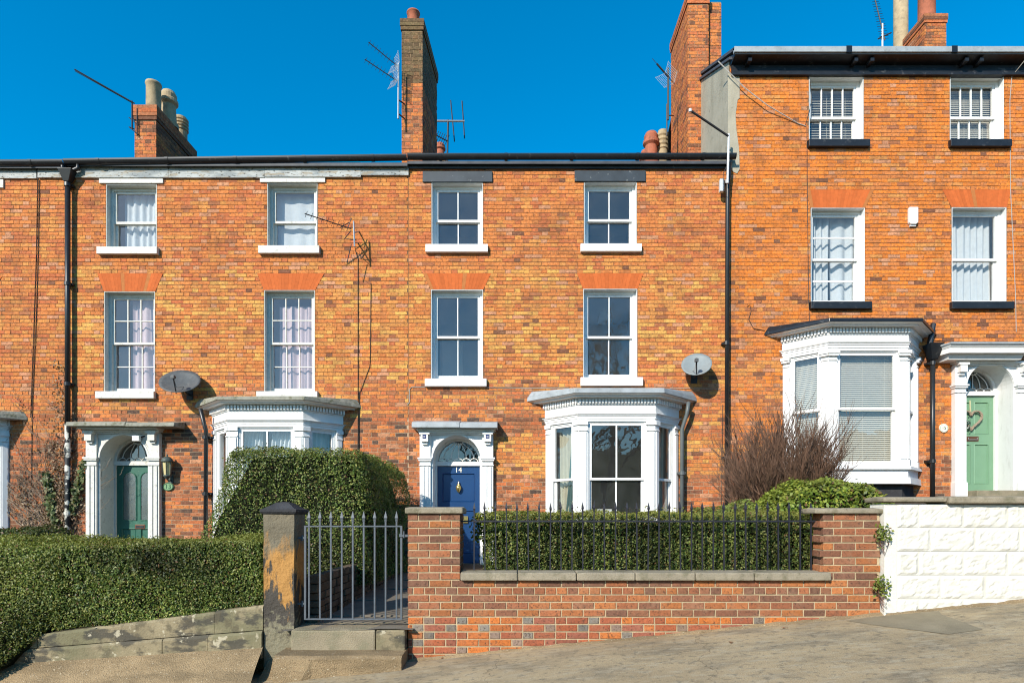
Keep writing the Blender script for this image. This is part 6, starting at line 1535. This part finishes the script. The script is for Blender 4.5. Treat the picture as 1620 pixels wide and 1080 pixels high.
t = aerial('small aerial bracketed to the brick beside the upper sill of the old house', (wx(566), HY, wz(400)))
yagi(t, at(482, 338, Y4 - 0.5), at(556, 362, Y4), 9, 0.16, (0.3, 0.1, 0.9), r=0.01, er=0.005)
mb = MB(); mb.tube([at(559.5, 350, Y4), at(561, 390, Y4)], 0.016, 8); mb.tube([at(561, 384, Y4), (wx(566), HY, wz(384))], 0.014, 6); mb.tube([at(561, 368, Y4), (wx(568), HY, wz(366))], 0.014, 6); mb.build('mast', 'aluminium', t)
mb = MB()
for p, q in (((537, 361), (552, 352)), ((545, 378), (556, 364)), ((548, 378), (564, 380)), ((556, 386), (549, 416)), ((550, 360), (556, 345))): mb.tube([at(*p, Y4), at(*q, Y4)], 0.009, 5)
mb.build('element', 'aerial_dark', t)
mb = MB(); mb.tube([at(561, 388, Y4), (wx(563), HY - 0.02, wz(398)), (wx(566.5), HY - 0.012, wz(410)), (wx(566.5), HY - 0.012, wz(690)), (wx(564), HY - 0.012, wz(820))], 0.007, 5); mb.build('cable', 'cable', t)
Y5 = 14.0
t = aerial('spiky aerial on a mast against the tall red chimney', at(1057, 210, Y5))
mb = MB(); mb.tube([at(1057, 108, Y5), at(1057, 190, Y5)], 0.022, 8); mb.tube([at(1055, 165, Y5), at(1055, 215, Y5)], 0.015, 8); mb.tube([at(1055, 183, Y5), at(1066, 183, Y5 + 0.3)], 0.012, 6); mb.build('mast', 'aerial_dark', t)
yagi(t, at(1039, 101, Y5 - 0.1), at(1059, 124, Y5), 11, 0.42, (0.75, 0.3, -0.55), r=0.02, er=0.007, refl=0.16)
Y6 = HY - 0.22
t = aerial('white pole aerial with a slanting boom at the top of the long downpipe', (wx(1151), HY, wz(300)))
mb = MB(); mb.tube([at(1153, 212, Y6), at(1151, 290, Y6)], 0.022, 8); mb.build('mast', 'aerial_white', t)
mb = MB(); mb.tube([at(1092, 175, Y6 - 0.3), at(1153, 216, Y6)], 0.02, 8); bo = mb.build('boom', 'aerial_dark', t)
mb = MB(); mb.lathe(at(1092, 175, Y6 - 0.3) - Vector((0, 0, 0.025)), [(0.001, 0), (0.03, 0.0), (0.03, 0.05), (0.001, 0.05)], 8); mb.build('boom_cap', 'aerial_white', bo)
mb = MB(); mb.box(wx(1140, Y6), wx(1146, Y6), Y6 + 0.02, Y6 + 0.1, wz(301, Y6), wz(282, Y6)); mb.build('junction_box', 'aerial_white', t)
mb = MB(); mb.tube([at(1151, 270, Y6), (wx(1148), HY - 0.02, wz(272))], 0.012, 6); mb.tube([at(1151, 287, Y6), (wx(1148), HY - 0.02, wz(287))], 0.012, 6); mb.tube([at(1150, 262, Y6), at(1144, 275, Y6), at(1144, 300, Y6), at(1150, 305, Y6)], 0.006, 5); mb.build('bracket', 'aerial_dark', t)
Y7 = 15.2
t = aerial('steep aerial on a white mast above the black eaves', at(1396, 90, Y7))
mb = MB(); mb.tube([at(1396, 38, Y7), at(1396, 95, Y7)], 0.022, 8); mb.build('mast', 'aerial_white', t)
yagi(t, at(1383, -6, Y7), at(1400, 64, Y7), 18, 0.28, (0.95, 0.2, 0.25), r=0.014, er=0.006)
mb = MB(); mb.tube([at(1389, 62, Y7), at(1410, 52, Y7)], 0.016, 6); mb.build('reflector', 'aerial_dark', t)

# loose cables
def cable(h, pts, mat='cable', r=0.006, y=HY - 0.010):
    mb = MB(); mb.tube([(wx(p[0]), y if len(p) < 3 else p[2], wz(p[1])) for p in pts], r, 5); mb.build('cable', mat, h['o'])
cable(H12, [(63, 285), (61, 400), (58, 500), (52, 640), (50, 760), (47, 835)]); cable(H12, [(60, 285), (58, 400), (54, 520), (49, 660)])
cable(H13, [(587, 448), (586, 560), (585, 580), (571, 618), (567, 622)]); cable(H13, [(569, 620), (568, 700), (567, 820)], r=0.008)
cable(H14, [(645, 640), (648, 636), (648, 616), (652, 612), (672, 612)], 'pale_cable', 0.008); cable(H14, [(770, 613), (840, 614), (900, 613.5)], 'pale_cable'); cable(H14, [(1060, 614), (1140, 615)], 'pale_cable')
cable(H15, [(1136, 98), (1150, 120, 11.9), (1175, 145, 11.9), (1210, 172, 11.9), (1262, 196), (1274, 200)], 'pale_cable', 0.010); cable(H15, [(1276, 200), (1277, 330), (1279, 480), (1281, 520)]); cable(H15, [(1281, 130), (1284, 160), (1274, 198)])
cable(H15, [(1620, 75, 11.55), (1612, 100, 11.7), (1600, 122), (1597, 160), (1598, 300), (1606, 470), (1607, 525)], 'pale_cable', 0.007)
cable(H15, [(1182, 485), (1186, 482), (1188, 492), (1184, 505), (1192, 520), (1210, 523)]); cable(H15, [(1495, 540), (1475, 538), (1470, 528)])
cable(H14, [(1143, 640), (1142, 720), (1141, 800)], 'cable', 0.006)
S.unit_settings.system = 'METRIC'
